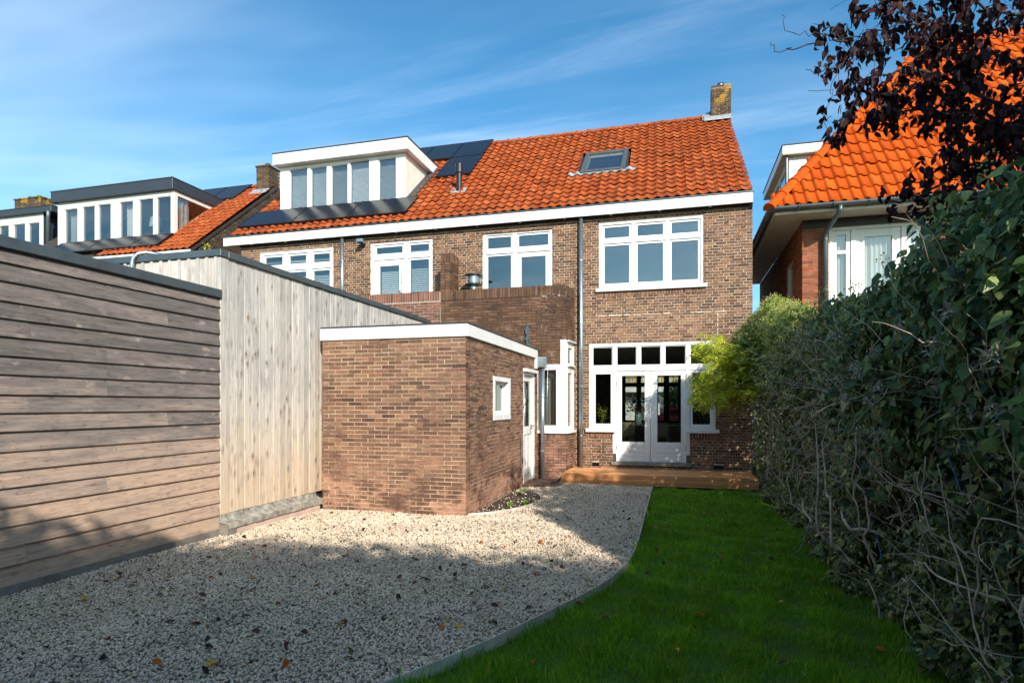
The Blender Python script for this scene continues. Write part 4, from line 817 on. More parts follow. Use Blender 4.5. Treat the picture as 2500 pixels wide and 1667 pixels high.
while x > -8.2:
    wd = random.uniform(.125, .14); t = random.uniform(-.004, .004); obj('cladding_board', MB().box(x-wd, x, 6.092+t, 6.14, 2.86, 3.40), W_V, TB, center=True, bevel=.003)
    obj('batten', MB().box(x-.028, x+.012, 6.074, 6.0905, 2.90, 3.40), W_V, TB, center=True); x -= wd+.006
obj('cap', MB().box(-9.0, -5.322, 6.062, 6.20, 3.395, 3.48), ZINC, TB, center=True, bevel=.005); obj('cap', MB().box(-5.44, -5.320, 6.201, 12.45, 3.396, 3.481), ZINC, TB, center=True, bevel=.005); obj('roof', MB().box(-9, -5.44, 6.2, 12.45, 3.41, 3.45), ROOFING, TB, center=True)
PL = thing('lead_capped_plinth', 'low plinth with stained lead capping at the foot of the vertical boards', 'plinth', (-5.26, 7.1, 0))
obj('base', MB().box(-5.34, -5.215, 6.10, 8.0, -.05, .10), PINK, PL, center=True, bevel=.006); obj('end_block', MB().box(-5.345, -5.205, 6.055, 6.20, -.05, .155), CONC, PL, center=True)
y = 6.07
while y < 8.0:
    y2 = min(8.06, y+.155); m = MB(); pr = [(-5.35, .262), (-5.335, .262), (-5.32, .215), (-5.27, .185), (-5.20, .168), (-5.195, .10), (-5.21, .10), (-5.215, .155), (-5.35, .17)]
    m.prism([(px+random.uniform(-.004, .004), y, pz+random.uniform(-.003, .003)) for px, pz in pr], (0, y2-y-.002, 0)); obj('lead_sheet', m, LEAD_DK, PL, center=True); y = y2
GP = obj('gooseneck_pipe', MB().tube([(-6.62, 6.02, 2.95), (-6.62, 6.02, 3.36), (-6.61, 6.03, 3.44), (-6.57, 6.06, 3.50), (-6.50, 6.12, 3.525), (-6.40, 6.25, 3.52), (-6.33, 6.4, 3.48)], .026, 10), ZINC_LT, None, smooth=True, label='pale curved pipe bending over the top edge of the timber extension', cat='pipe')

# ------------------------------------------------------------------ deck, edging, bed
DK = thing('garden_deck', 'low orange-brown timber deck in front of the white garden doors', 'deck', (-.4, 12.5, 0))
y = 11.945
for i in range(9):
    wd = .126; z = .217; m = MB(); x0, x1 = -2.246, 1.435; n = 6
    for k in range(n): a = y+wd*k/n; m.box(x0, x1, a, a+wd/n*.66, z-.028, z); m.box(x0, x1, a+wd/n*.66, a+wd/n, z-.028, z-.004)
    obj('deck_board', m, W_DECK, DK, center=True); y += wd+.012
m = MB(); n = 13
for k in range(n): h = (.213-.025)/n; z = .025+k*h; m.box(-2.254, 1.443, 11.912, 11.94, z, z+h*.62); m.box(-2.254, 1.443, 11.921, 11.94, z+h*.62, z+h)
obj('front_board', m, W_DECK, DK, center=True)
for x in (-2.254, 1.415): obj('side_board', MB().box(x, x+.028, 11.942, 13.17, .025, .188), W_DECK, DK, center=True)
for x in (-2.0, -1.0, 0, 1.1): obj('joist', MB().box(x, x+.05, 11.95, 13.15, -.05, .185), DKWOOD, DK, center=True)
def strip(pts, z0, z1, t):
    mb = MB(); P = [Vector((x, y, 0)) for x, y in pts]
    for a, b in zip(P, P[1:]):
        d = (b-a).normalized(); nn = Vector((-d.y, d.x, 0))*t/2
        mb.prism([a-nn+Vector((0, 0, z0)), b-nn+Vector((0, 0, z0)), b+nn+Vector((0, 0, z0)), a+nn+Vector((0, 0, z0))], (0, 0, z1-z0))
    return mb
def smooth_pts(pts, n=6):
    out = []; P = [Vector((x, y, 0)) for x, y in pts]
    for i in range(len(P)-1):
        p0, p1, p2, p3 = P[max(0, i-1)], P[i], P[i+1], P[min(len(P)-1, i+2)]
        for k in range(n):
            t = k/n; q = .5*((2*p1)+(p2-p0)*t+(2*p0-5*p1+4*p2-p3)*t*t+(3*p1-p0-3*p2+p3)*t**3); out.append((q.x, q.y))
    out.append(pts[-1]); return out
obj('lawn_edging', strip(smooth_pts(EDGE), -.08, .052, .008), STEEL_EDGE, None, label='thin steel edging strip curving between gravel and lawn', cat='edging')
BED = [(-2.87, 8.06), (-2.56, 8.34), (-2.31, 8.79), (-2.17, 9.34), (-2.20, 9.79), (-2.44, 10.35), (-2.71, 10.62), (-2.87, 10.70)]
bs = smooth_pts(BED, 8)
obj('bed_edging', strip(bs, -.05, .055, .008), STEEL_EDGE, None, label='half-round steel edging of the small bed against the shed', cat='edging')
mb = MB(); nb = len(bs); mb.v = [(x, y, .022) for x, y in bs]; mb.f = [tuple(range(nb))]; struct('planting_bed', mb, SOIL)

# ------------------------------------------------------------------ house at the right
D_ = thing('hipped_house', 'red brick house with bright orange hipped roof beyond the hedge, at the right', 'house', (5.5, 16, 0))
TD = 1.2; EX, EY, EZ = 1.82, 13.0, 5.53; FD = Fr((0, 13.7, 0), (1, 0, 0)); FDL = Fr((2.5, 20.5, 0), (0, -1, 0))
DOP = [(3.0, 4.86, 3.3, 5.25)]; DLO = [(4.9, 5.7, 3.4, 4.9)]
cm = MB(); core_boxes(cm, FD, 2.51, 9.0, 0, 5.42, DOP, -.006, -.25); core_boxes(cm, FDL, 0, 6.54, 0, 5.42, DLO, -.006, -.25); obj('wall', cm, MORT_D, D_)
lay(FD, bricks_of(FD, 2.5, 6.5, 2.9, 5.25, DOP, (), 'stretcher', 1, None), B_D, D_, 150); lay(FDL, bricks_of(FDL, 3.0, 6.8, 2.9, 5.42, DLO, (), 'stretcher', None, 0), B_D, D_, 60)
obj('lintel_board', MB().fbox(FD, 2.49, 9.0, 5.25, 5.42, .003, .03), plain('dark_lintel', srgb(52, 52, 50), .6, 0, .1, 4), D_, center=True)
WD = pane_grid(FD, D_, 3.0, 4.86, 3.3, 5.25, (3.47, 4.38), (), frame=.07, mull=.09, sash={(0, 0): .09, (1, 0): .16, (2, 0): .07}, mat=WHITE2, glass=GLASS, label='off-white window with net curtains in the red brick house')
obj('glazing_bar', MB().fbox(FD, 3.06, 3.43, 4.70, 4.77, -.11, -.058), WHITE2, WD, center=True)
curtain(FD, WD, 3.05, 3.45, 3.4, 5.2, -.18, 5); curtain(FD, WD, 3.52, 4.34, 3.4, 5.2, -.18, 9); curtain(FD, WD, 4.42, 4.82, 3.4, 5.2, -.18, 5)
obj('room_wall', MB().quad((2.8, 15.5, 3.2), (5.5, 15.5, 3.2), (5.5, 15.5, 5.4), (2.8, 15.5, 5.4)), PLASTER, D_, center=True)
sw_ = pane_grid(FDL, D_, 4.9, 5.7, 3.4, 4.9, (), (), mat=WHITE2, frame=.06)
# eaves: soffit boards, gutters
sfm = plain('soffit_paint', srgb(196, 186, 170), .6, 0, .1, 4)
obj('soffit', MB().box(1.92, 9.0, 13.1, 13.69, 5.42, 5.44), sfm, D_, center=True)
for k in range(6): obj('soffit_board', MB().box(1.92+k*.098, 1.92+k*.098+.092, 13.69, 20.5, 5.42, 5.44), sfm, D_, center=True)
obj('fascia_board', MB().box(1.9, 9.0, 13.06, 13.09, 5.40, 5.56), sfm, D_, center=True); obj('fascia_board', MB().box(1.88, 1.899, 13.07, 20.5, 5.40, 5.55), sfm, D_, center=True)
def gutter(p0, p1, r=.07):
    p0, p1 = Vector(p0), Vector(p1); d = (p1-p0).normalized(); sd = d.cross(Vector((0, 0, 1))); mb = MB(); n = 8
    for p in (p0, p1):
        for rr in (r, r-.006):
            for k in range(n+1): a = math.pi+math.pi*k/n; mb.v.append(tuple(p+sd*math.cos(a)*rr+Vector((0, 0, math.sin(a)*rr))))
    m = n+1
    for k in range(n): mb.f += [(k, k+1, 2*m+k+1, 2*m+k), (m+k+1, m+k, 3*m+k, 3*m+k+1)]
    mb.f += [tuple(range(m))+tuple(range(2*m-1, m-1, -1)), (0, 2*m, 3*m, m), (m-1, 2*m-1, 4*m-1, 3*m-1)]; return mb
obj('gutter', gutter((1.75, 12.98, 5.53), (9.0, 12.98, 5.53)), ZINC, D_, center=True); obj('gutter', gutter((1.80, 12.95, 5.525), (1.80, 20.5, 5.525)), ZINC, D_, center=True)
x = 2.3
while x < 8: obj('gutter_bracket', MB().tube([(x, 12.905, 5.545), (x, 12.90, 5.50), (x, 12.94, 5.45), (x, 13.05, 5.45)], .012, 6), ZINC, D_, center=True); x += .62
downpipe(D_, [(3.05, 12.98, 5.47), (3.05, 12.98, 5.38), (2.93, 13.55, 5.14), (2.92, 13.60, 5.0), (2.92, 13.60, 3.0)], .045, [(2.92, 13.60, 4.98), (2.92, 13.6, 3.95)], mat=ZINC)
RD = lambda y: EZ+TD*(y-EY)
dk = MB(); HS = 4.2; dk.quad((EX, EY, EZ-.05), (9.5, EY, EZ-.05), (9.5, EY+HS, EZ+TD*HS-.05), (EX+HS, EY+HS, EZ+TD*HS-.05)); dk.quad((EX, EY, EZ-.05), (EX+HS, EY+HS, EZ+TD*HS-.05), (EX+HS, 21.2, EZ+TD*HS-.05), (EX, 21.2, EZ-.05)); obj('roof_deck', dk, DKWOOD, D_)
SLD = math.hypot(1, TD); sp = []; sp2 = []
for j in range(17):
    s = j*.42; yy = s/SLD
    for i in range(35):
        a = i*.206
        if a > yy-.04 and yy < HS and a < 6.6: sp.append((a, s))
        if a > yy+.16 and yy < HS and a < 6.4: sp2.append((a, s))
roof_tiles(D_, (EX, EY, EZ), (1, 0, 0), (0, 1, TD), sp, .206, .46, 'roll', T_D, 230, jit=.003)
roof_tiles(D_, (EX, 21.0, EZ), (0, -1, 0), (1, 0, TD), [(8.0-a-.206, s) for a, s in sp2], .206, .46, 'roll', T_D, 0, jit=.003)
t = -.06
while t < HS-.2:
    p0 = Vector((EX+t, EY+t, EZ+TD*t+.03)); p1 = Vector((EX+t+.30, EY+t+.30, EZ+TD*(t+.30)+.03)); obj('hip_tile', half_round(p0, p1, .135, .115), T_D, D_, center=True, smooth=False); t += .268
# dormer on its left slope
DDm = obj('dormer', MB().box(2.78, 5.2, 17.0, 20.4, 6.2, 8.02), WHITE2, D_, center=True, label='white dormer on the left slope of the red brick house')
obj('dormer_roof', MB().box(2.60, 5.5, 16.80, 20.45, 8.05, 8.26), WHITE, DDm, center=True, bevel=.008); obj('roof_edge', MB().box(2.585, 5.5, 16.785, 20.46, 8.261, 8.285), ROOFING, DDm, center=True); obj('soffit', MB().box(2.61, 5.4, 16.81, 20.4, 8.03, 8.049), sfm, DDm, center=True)
xx = 2.78
while xx < 4.6: obj('cheek_board', MB().box(xx+.002, xx+.094, 16.975, 16.999, 6.4, 8.03), WHITE2, DDm, center=True); xx += .098
obj('downpipe', MB().tube([(2.72, 16.93, 8.03), (2.72, 16.93, 6.5)], .04, 10), ZINC, DDm, center=True)
for yy in (17.2, 18.3, 19.4): obj('pane', MB().box(2.765, 2.775, yy, yy+.9, 6.7, 7.85), GLASS_UP, DDm, center=True); obj('frame', MB().box(2.755, 2.762, yy-.08, yy-.01, 6.6, 7.95), WHITE, DDm, center=True)

# ------------------------------------------------------------------ houses down the row at the left
def row_house(label, base, X0, X1, Xo, yE, zE, yR, pb, dm, nobj, gable=True, tiles=True, name='row_house'):
    H_ = thing(name, label, 'house', base); pl = lambda y: zE+TA*(y-yE); zR = pl(yR)
    yf = yE+.35; yb = 2*yR-yE
    bd = MB(); bd.prism([(X1-.25, yf, 0), (X1-.25, yf, pl(yf)-.06), (X1-.25, yR, zR-.06), (X1-.25, yb-.35, pl(yf)-.06), (X1-.25, yb-.35, 0)], (.241, 0, 0)); bd.prism([(X0, yf, 0), (X0, yf, pl(yf)-.06), (X0, yR, zR-.06), (X0, yb-.35, pl(yf)-.06), (X0, yb-.35, 0)], (.25, 0, 0)); bd.box(X0+.25, X1-.25, yf, yf+.2, 0, zE+.1)
    obj('wall', bd, MORT_DK, H_)
    rd = MB(); rd.quad((X0-.05, yE, zE-.05), (X1+.02, yE, zE-.05), (X1+.02, yR, zR-.05), (X0-.05, yR, zR-.05)); rd.quad((X0-.05, yR, zR-.05), (X1+.02, yR, zR-.05), (X1+.02, yb, zE-.05), (X0-.05, yb, zE-.05)); obj('roof_deck', rd, DKWOOD, H_)
    if gable:
        FG = Fr((X1, yf, 0), (0, 1, 0)); ins = lambda u, v: v < min(pl(yf+u), pl(2*yR-yf-u))-.12
        lay(FG, bricks_of(FG, 0, yb-yf-.35, 4.8, zR, (), (), 'stretcher', inside=ins), B_GABLE, H_, 80)
        obj('verge_board', MB().prism([(X1-.02, yE-.05, zE-.14), (X1-.02, yE-.05, zE-.05), (X1-.02, yR, zR-.05), (X1-.02, yR, zR-.14)], (.05, 0, 0)), DKWOOD, H_, center=True)
    obj('fascia_board', MB().box(X0-.1, X1+.06, yE-.08, yE-.05, zE-.26, zE-.04), WHITE, H_, center=True)
    if tiles:
        sp = []
        n = int((X1+.06-Xo)/.2057)
        for i in range(n):
            for j in range(int((yR-yE)*SL/.2655)):
                a = i*.2057; s = j*.2655; X = Xo+a; y = yE+s/SL
                if dm and dm[0] < X+.1 < dm[1] and y > dm[2]+.1: continue
                sp.append((a, s))
        roof_tiles(H_, (Xo, yE-.03, zE-.03), (1, 0, 0), (0, 1, TA), sp, .2057, .30, 'pan', T_B, nobj)
        x = Xo
        while x < X1-.35: obj('ridge_tile', half_round((x+.36, yR, zR-.02), (x, yR, zR-.02), .118, .10), T_B, H_, center=True); x += .345
    return H_, pl
K = 1.12
yR2 = 17.72; yE2 = 13.9; zE2 = 6.38+TA*(13.9-14.39)
HB, RB = row_house('brick house with wide dark-edged dormer and dark brick gable, second from the left', (-16.5, 14.2, 0), -20.2, -13.22, -16.5, yE2, zE2, yR2, None, (-19.25, -14.62, 14.75), 150)
PB = [(-18.86, -18.44, 6.72, 7.80), (-18.13, -17.74, 6.72, 7.82), (-17.49, -17.10, 6.72, 7.83), (-16.64, -16.23, 6.73, 7.84), (-15.89, -15.46, 6.74, 7.85), (-15.21, -14.80, 6.74, 7.86)]
PB = [(a-.07, b+.06, c-.02, d_+.03) for a, b, c, d_ in PB]
DB = dormer(HB, 'dormer', -19.2, -14.62, 14.74, 6.62, 8.04, PB, .33, ANTH, WHITE2, .12, 16.45, RB, CREAM, 'wide dormer with anthracite edge and six tall panes', False, True, (.15, .06))
FBd = Fr((0, 14.74, 0), (1, 0, 0)); curtain(FBd, DB, -18.95, -18.4, 6.65, 7.9, -.25, 5); curtain(FBd, DB, -16.66, -16.22, 6.65, 7.9, -.25, 5); curtain(Fr((-14.72, 14.9, 0), (0, 1, 0)), DB, .0, .55, 7.0, 7.95, -.03, 4)
chimney(HB, -13.74, -13.23, 17.3, 17.85, 8.75, 9.60, lichen_brick(), 1)
fl = MB(); fl.prism([(-13.85, 17.05, RB(17.05)+.06), (-13.2, 17.05, RB(17.05)+.06), (-13.2, 17.28, RB(17.28)+.08), (-13.85, 17.28, RB(17.28)+.08)], (0, 0, .02)); obj('flashing', fl, LEAD, HB, center=True)
G3 = 'solar panels below the dark-edged dormer'
for x0, x1, l in ((-18.9, -17.25, 'left of three'), (-17.23, -15.60, 'middle of three'), (-15.58, -14.55, 'right of three')): solar(x0, x1, 14.05, 14.66, RB, TA, 'dark solar panel below the dark-edged dormer, '+l, G3)
solar(-15.2, -14.2, 16.75, 17.7, RB, TA, 'dark solar panel at the far ridge beside the lichen-topped chimney', None, False); solar(-16.22, -15.22, 16.75, 17.7, RB, TA, 'dark solar panel at the far ridge, behind the dark dormer edge', None, False)
lamp = thing('floor_lamp', 'white-shaded lamp standing behind a pane of the dark-edged dormer', 'lamp', (-15.75, 15.2, 6.5)); obj('lamp_shade', MB().lathe((-15.75, 15.2, 7.12), [(.21, 0), (.16, .32), (.15, .32), (.2, .0)], 16), CLOTH, lamp, center=True); obj('stem', MB().tube([(-15.75, 15.2, 6.5), (-15.75, 15.2, 7.4)], .015, 8), BLACK, lamp, center=True)
HC, RC = row_house('brick house with a dark-edged dormer at the far left edge of the row', (-24, 15, 0), -27, -20.6, -22, yE2+.9, zE2, yR2+.9, None, (-26.5, -20.9, 15.65), 0, False, False)
PC = [(-23.8, -23.4, 7.0, 7.85), (-23.0, -22.62, 7.0, 7.84), (-22.32, -21.86, 7.0, 7.84), (-21.62, -21.2, 7.0, 7.83)]
PC = [(a-.05, b+.05, c-.02, d_+.03) for a, b, c, d_ in PC]
DC = dormer(HC, 'dormer', -26.3, -20.97, 15.6, 6.65, 8.14, PC, .20, ANTH, WHITE2, .12, 17.2, RC, ANTH, 'pale dormer with dark edge, partly outside the picture', False, False, (.15, .5))
downpipe(HC, [(-20.55, 15.45, 8.15), (-20.62, 15.5, 7.95), (-20.62, 15.5, 6.4)], .06, mat=ZINC)
chimney(HC, -26.3, -24.85, 18.4, 19.0, 8.9, 9.98, lichen_brick(), 2)

# ------------------------------------------------------------------ plants: leaf templates
IVY_T = (np.array([(0, 0, 0), (.45, .08, .0), (.3, .42, .02), (0, 1, -.08), (-.3, .42, .02), (-.45, .08, 0), (0, .34, .07)]), np.array([(6, 0, 1), (6, 1, 2), (6, 2, 3), (6, 3, 4), (6, 4, 5), (6, 5, 0)]))
OVAL_T = (np.array([(0, 0, 0), (.26, .25, .06), (.31, .55, .04), (.17, .85, -.05), (0, 1.08, -.16), (-.17, .85, -.05), (-.31, .55, .04), (-.26, .25, .06), (0, .5, -.04)]), np.array([(8, i, (i+1) % 8) for i in range(8)]))
SLIM_T = (np.array([(0, 0, 0), (.13, .4, .02), (0, 1, -.05), (-.13, .4, .02)]), np.array([(0, 1, 2), (0, 2, 3)]))
OCT_T = (np.array([(1, 0, 0), (-1, 0, 0), (0, 1, 0), (0, -1, 0), (0, 0, 1), (0, 0, -1)], float), np.array([(0, 2, 4), (2, 1, 4), (1, 3, 4), (3, 0, 4), (2, 0, 5), (1, 2, 5), (3, 1, 5), (0, 3, 5)]))
def variants(T):
    out = []
    for wx, zz_, cv in ((1.0, 1.0, .0), (.8, 2.4, .18), (1.18, -1.2, -.12), (.92, .5, .34)):
        tv = T[0]*np.array((wx, 1, zz_)); tv[:, 2] -= cv*tv[:, 1]**2; tv[:, 0] += .10*(zz_-.7)*tv[:, 1]*(1-tv[:, 1]); out.append((tv, T[1]))
    return out
def scatter_var(T, P, Nn, D, S):
    VV, FF, off = [], [], 0; k = rng.integers(0, 4, len(P))
    for i, t in enumerate(variants(T)):
        q = k == i; V, Fc = scatter(*t, P[q], Nn[q], D[q], S[q]); VV.append(V); FF.append(Fc+off); off += len(V)
    return np.concatenate(VV), np.concatenate(FF)
def rnorm(n, base, j): return np.asarray(base, float)+rng.normal(0, j, (n, 3))
def part_leaves(name, V, Fc, mat, parent, smooth=False): return link(name, npmesh(name, V, Fc, mat, smooth), parent, (0, 0, 0), 'stuff')
def leaf_objects(name, T, P, Nn, D, S, mat, parent):
    """single leaves as objects that share one mesh"""
    mes = [npmesh(name, v[0], v[1], mat) for v in variants(T)]
    Nn = Nn/np.linalg.norm(Nn, axis=1, keepdims=True); D = D-(D*Nn).sum(1, keepdims=True)*Nn; D = D/np.linalg.norm(D, axis=1, keepdims=True); X = np.cross(D, Nn)
    for p, n_, d, x, s in zip(P, Nn, D, X, S):
        o = link(name, random.choice(mes), parent); o.matrix_basis = Matrix([[x[i]*s, d[i]*s, n_[i]*s, p[i]] for i in range(3)]+[[0, 0, 0, 1]])
def split_near(P, S, k):
    d = np.linalg.norm(P-CAMP, axis=1)/S; vis = np.array([in_view(p) for p in P]); d = np.where(vis, d, 1e9); idx = np.argsort(d); return idx[:k], idx[k:]

# ------------------------------------------------------------------ ivy hedge along the right side
HG = thing('ivy_hedge', 'tall tangled dark ivy hedge along the right side of the lawn', 'hedge', (1.9, 7.5, 0))
def vnoise(y, z, s=1.0):
    return np.sin(y*1.7*s+z*.9)*.5+np.sin(y*3.9*s-z*2.3+1.3)*.3+np.sin(y*7.1*s+z*5.2+.4)*.2
def ztop(y): return np.interp(y, [3.05, 4.1, 4.45, 4.8, 5.35, 6.2, 8.0, 10, 11, 12.4], [2.82, 2.86, 2.82, 2.60, 2.50, 2.62, 2.86, 2.88, 2.95, 2.85])+.06*vnoise(y, 0, 1.6)
def xf(y, z): return 1.60-.20*np.exp(-((z-2.15)/.75)**2)-.17*np.exp(-(z/.32)**2)+.13*vnoise(y, z)+.05*np.sin(y*11+z*9)*np.sin(z*13-y*4)
def hedge_pts(n, zlo, zhi, deep, keep=None):
    y = rng.uniform(3.08, 12.45, n); z = zlo+(zhi-zlo)*rng.random(n); zt = ztop(y); z = np.minimum(z, 1)*0+z*zt
    x = xf(y, z)+np.abs(rng.normal(0, deep, n))+np.clip((z/zt-.84)/.16, 0, 1)**2*rng.uniform(0, .75, n)
    P = np.stack([x, y, z], 1); return P if keep is None else P[keep(y, z)]
def near_weight(P, f): return P[rng.random(len(P)) < np.clip(f(P), 0, 1)]
P = np.concatenate([hedge_pts(26000, .5, 1.0, .14), hedge_pts(11000, .14, .55, .17), hedge_pts(12000, .0, .2, .12)])
pm_ = np.sin(P[:, 1]*2.9+P[:, 2]*2.1)+np.sin(P[:, 1]*5.3-P[:, 2]*4.7+1)+.7*np.sin(P[:, 1]*9.1+P[:, 2]*8.3); zr_ = P[:, 2]/ztop(P[:, 1])
P = P[(pm_ > -1.1+1.3*np.exp(-((zr_-.36)/.17)**2))]
n_ = 9000; y_ = rng.uniform(3.08, 12.45, n_); z_ = .06+rng.random(n_)*.62*ztop(y_); k_ = (np.sin(y_*4.1+z_*3.3)+np.sin(y_*7.7-z_*6.1+2)+np.sin(y_*1.9+z_*9)) > -.2; y_, z_ = y_[k_], z_[k_]
P = np.concatenate([P, np.stack([xf(y_, z_)-.02+np.abs(rng.normal(0, .05, len(y_))), y_, z_], 1)])
S = np.exp(rng.normal(math.log(.052), .30, len(P))).clip(.024, .105)*np.where(P[:, 2] < .7, .9, 1.05)
Nn = rnorm(len(P), (-1, -.35, .45), .55); D = rnorm(len(P), (-.15, -.1, -1), .5)
i1, i2 = split_near(P, S, 170)
leaf_objects('ivy_leaf', IVY_T, P[i1], Nn[i1], D[i1], S[i1], IVY, HG); V, Fc = scatter_var(IVY_T, P[i2], Nn[i2], D[i2], S[i2]); part_leaves('ivy_leaf', V, Fc, IVY, HG)
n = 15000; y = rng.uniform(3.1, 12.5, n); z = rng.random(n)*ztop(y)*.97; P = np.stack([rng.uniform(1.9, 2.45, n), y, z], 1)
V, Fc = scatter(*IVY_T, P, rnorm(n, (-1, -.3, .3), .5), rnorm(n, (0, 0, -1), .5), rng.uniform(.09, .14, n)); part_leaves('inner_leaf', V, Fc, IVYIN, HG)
n = 3200; P = np.stack([rng.uniform(1.50, 2.4, n), rng.uniform(12.4, 14.3, n), rng.random(n)*2.5], 1); V, Fc = scatter(*IVY_T, P, rnorm(n, (-.6, -.8, .4), .5), rnorm(n, (0, 0, -1), .5), rng.uniform(.06, .10, n)); part_leaves('ivy_leaf', V, Fc, IVY, HG)
# broad drooping leaves in the near upper part
n = 3600; y = 3.08+rng.random(n)**1.3*4.2; z = (.46+.54*rng.random(n)**.8)*ztop(y); P = np.stack([xf(y, z)-.05+np.abs(rng.normal(0, .13, n))+np.clip((z/ztop(y)-.86)/.14, 0, 1)**2*rng.uniform(0, .6, n), y, z+.04], 1)
S = np.exp(rng.normal(math.log(.068), .28, n)).clip(.035, .11); Nn = rnorm(n, (-.9, -.4, .6), .5); D = rnorm(n, (-.45, -.35, -.75), .35); i1, i2 = split_near(P, S, 130)
leaf_objects('broad_leaf', OVAL_T, P[i1], Nn[i1], D[i1], S[i1], IVYBIG, HG); V, Fc = scatter_var(OVAL_T, P[i2], Nn[i2], D[i2], S[i2]); part_leaves('broad_leaf', V, Fc, IVYBIG, HG)
def wander(p, d, n, step, wig, pull=(0, 0, 0)):
    pts = [Vector(p)]; d = Vector(d).normalized()
    for _ in range(n):
        d = (d+Vector((random.gauss(0, wig), random.gauss(0, wig), random.gauss(0, wig)))+Vector(pull)).normalized(); pts.append(pts[-1]+d*step)
    return pts
for k in range(52):
    y = 3.3+9.0*(k/52)**1.25+random.uniform(-.15, .15); r0 = random.choice((.006, .008, .010, .013, .020))*(1.1 if y < 6 else .9)
    pts = wander((1.63+random.uniform(-.04, .1), y, -.02), (random.uniform(-.15, .1), random.uniform(-.8, .8), 1), 22, .08, .36, (0, 0, .08)); pts = [Vector((min(max(p.x, 1.42), 1.85), p.y, max(p.z, .0))) for p in pts]
    obj('vine_stem', MB().tube(pts, [r0*(1-.6*i/22) for i in range(23)], 7), BARK, HG, smooth=True)
tw = MB()
for k in range(480):
    y = 3.2+9.1*random.random()**1.15; z = random.uniform(.15, 2.0); x = float(xf(np.array(y), np.array(z)))+random.uniform(-.03, .12)
    pts = wander((x, y, z), (random.uniform(-.35, .15), random.uniform(-1, 1), random.uniform(-.2, 1)), random.randint(6, 14), .07, .25, (0, 0, .0)); r = random.uniform(.002, .005)*(1 if y < 7 else .75); tw.tube(pts, [r*(1-.5*i/len(pts)) for i in range(len(pts))], 4, False)
obj('twig', tw, BARK, HG, kind='stuff')
tw = MB()
for k in range(70):
    y = random.uniform(6.2, 11.2); z = random.uniform(.9, 2.3); x = float(xf(np.array(y), np.array(z)))-.04
    pts = wander((x, y, z), (-.35, random.uniform(-1, 1), random.uniform(-.5, .4)), random.randint(5, 10), .075, .14); tw.tube(pts, [.0045*(1-.7*i/len(pts)) for i in range(len(pts))], 4, False)
obj('dry_twig', tw, DRY, HG, kind='stuff')
# flower umbels and seed heads
n = 300; y = np.concatenate([rng.uniform(7.6, 12.4, 210), rng.uniform(3.2, 7.6, 90)]); zt = ztop(y); z = zt*(.74+.30*rng.random(n)); C = np.stack([xf(y, z)-.03+np.clip((z/zt-.86)/.14, 0, 1)**2*rng.uniform(0, .5, n), y, z], 1)
P = np.repeat(C, 14, 0)+rng.normal(0, .024, (n*14, 3)); V, Fc = scatter(*OCT_T, P, rnorm(len(P), (0, 0, 1), .5), rnorm(len(P), (1, 0, 0), .5), rng.uniform(.005, .009, len(P))); part_leaves('flower_umbel', V, Fc, UMBEL, HG)
n = 26; y = rng.uniform(3.2, 5.6, n); z = ztop(y)*rng.uniform(.45, .9, n); C = np.stack([xf(y, z)-.08, y, z], 1); P = np.repeat(C, 46, 0)+rng.normal(0, .02, (n*46, 3)); T_ = rng.normal(0, 1, P.shape); V, Fc = scatter(*SLIM_T, P, rng.normal(0, 1, P.shape), T_, rng.uniform(.02, .05, len(P))); V2 = V; part_leaves('seed_head', V2, Fc, FLUFF, HG)
# wire fence inside the hedge
WF = thing('wire_fence', 'green wire mesh fence with dark posts overgrown by the ivy hedge', 'fence', (1.75, 7.5, 0))
for y in (3.3, 5.0, 6.6, 8.3, 10.0, 11.7): obj('post', MB().box(1.76, 1.83, y, y+.07, -.05, 1.75), DKWOOD, WF, center=True)
gw = plain('green_wire', srgb(46, 70, 52), .5, .2)
for k in range(12):
    z = .1+k*.14; obj('wire', MB().tube([(1.72, y, z+.006*math.sin(y*30)) for y in np.arange(3.15, 12.4, .1)], .0022, 4), gw, WF, center=True)
vw = MB()
for y in np.arange(3.15, 12.4, .05): vw.tube([(1.724, y, .02), (1.724, y, 1.7)], .0014, 3, False)
obj('upright_wire', vw, gw, WF, kind='stuff')
for k, (y, z) in enumerate(((4.0, 1.3), (5.3, .62))): obj('twine', MB().tube(wander((1.5, y, z), (0, -.4, -1), 4, .06, .12), .0022, 5), BLUE, WF, center=True)

# ------------------------------------------------------------------ yellow-green shrub hanging over the deck
SH = thing('climbing_shrub', 'sunlit yellow-green climbing shrub hanging over the deck corner by the garden doors', 'shrub', (1.7, 12.2, 0))
stem_ends = []
for k in range(34):
    p0 = (1.55+random.uniform(-.1, .2), 12.0+random.uniform(-.5, .5), 1.75+random.uniform(0, .85)); pts = wander(p0, (-1, random.uniform(-.5, .1), random.uniform(.25, .9)), random.randint(8, 15), .09, .10, (-.03, 0, -.065)); stem_ends.append(pts)
sm_ = MB()
for pts in stem_ends: sm_.tube(pts, [.008*(1-.7*i/len(pts)) for i in range(len(pts))], 5)
sm_.tube([(1.66, 12.3, 0), (1.62, 12.25, .8), (1.6, 12.15, 1.6), (1.5, 12.0, 2.4)], [.04, .035, .03, .015], 8); sm_.tube([(1.72, 11.9, 0), (1.68, 11.85, .9), (1.6, 11.9, 2.0), (1.5, 11.9, 2.7)], [.035, .03, .025, .012], 8)
obj('stem', sm_, BARKD, SH)
LP, LN, LT = [], [], []
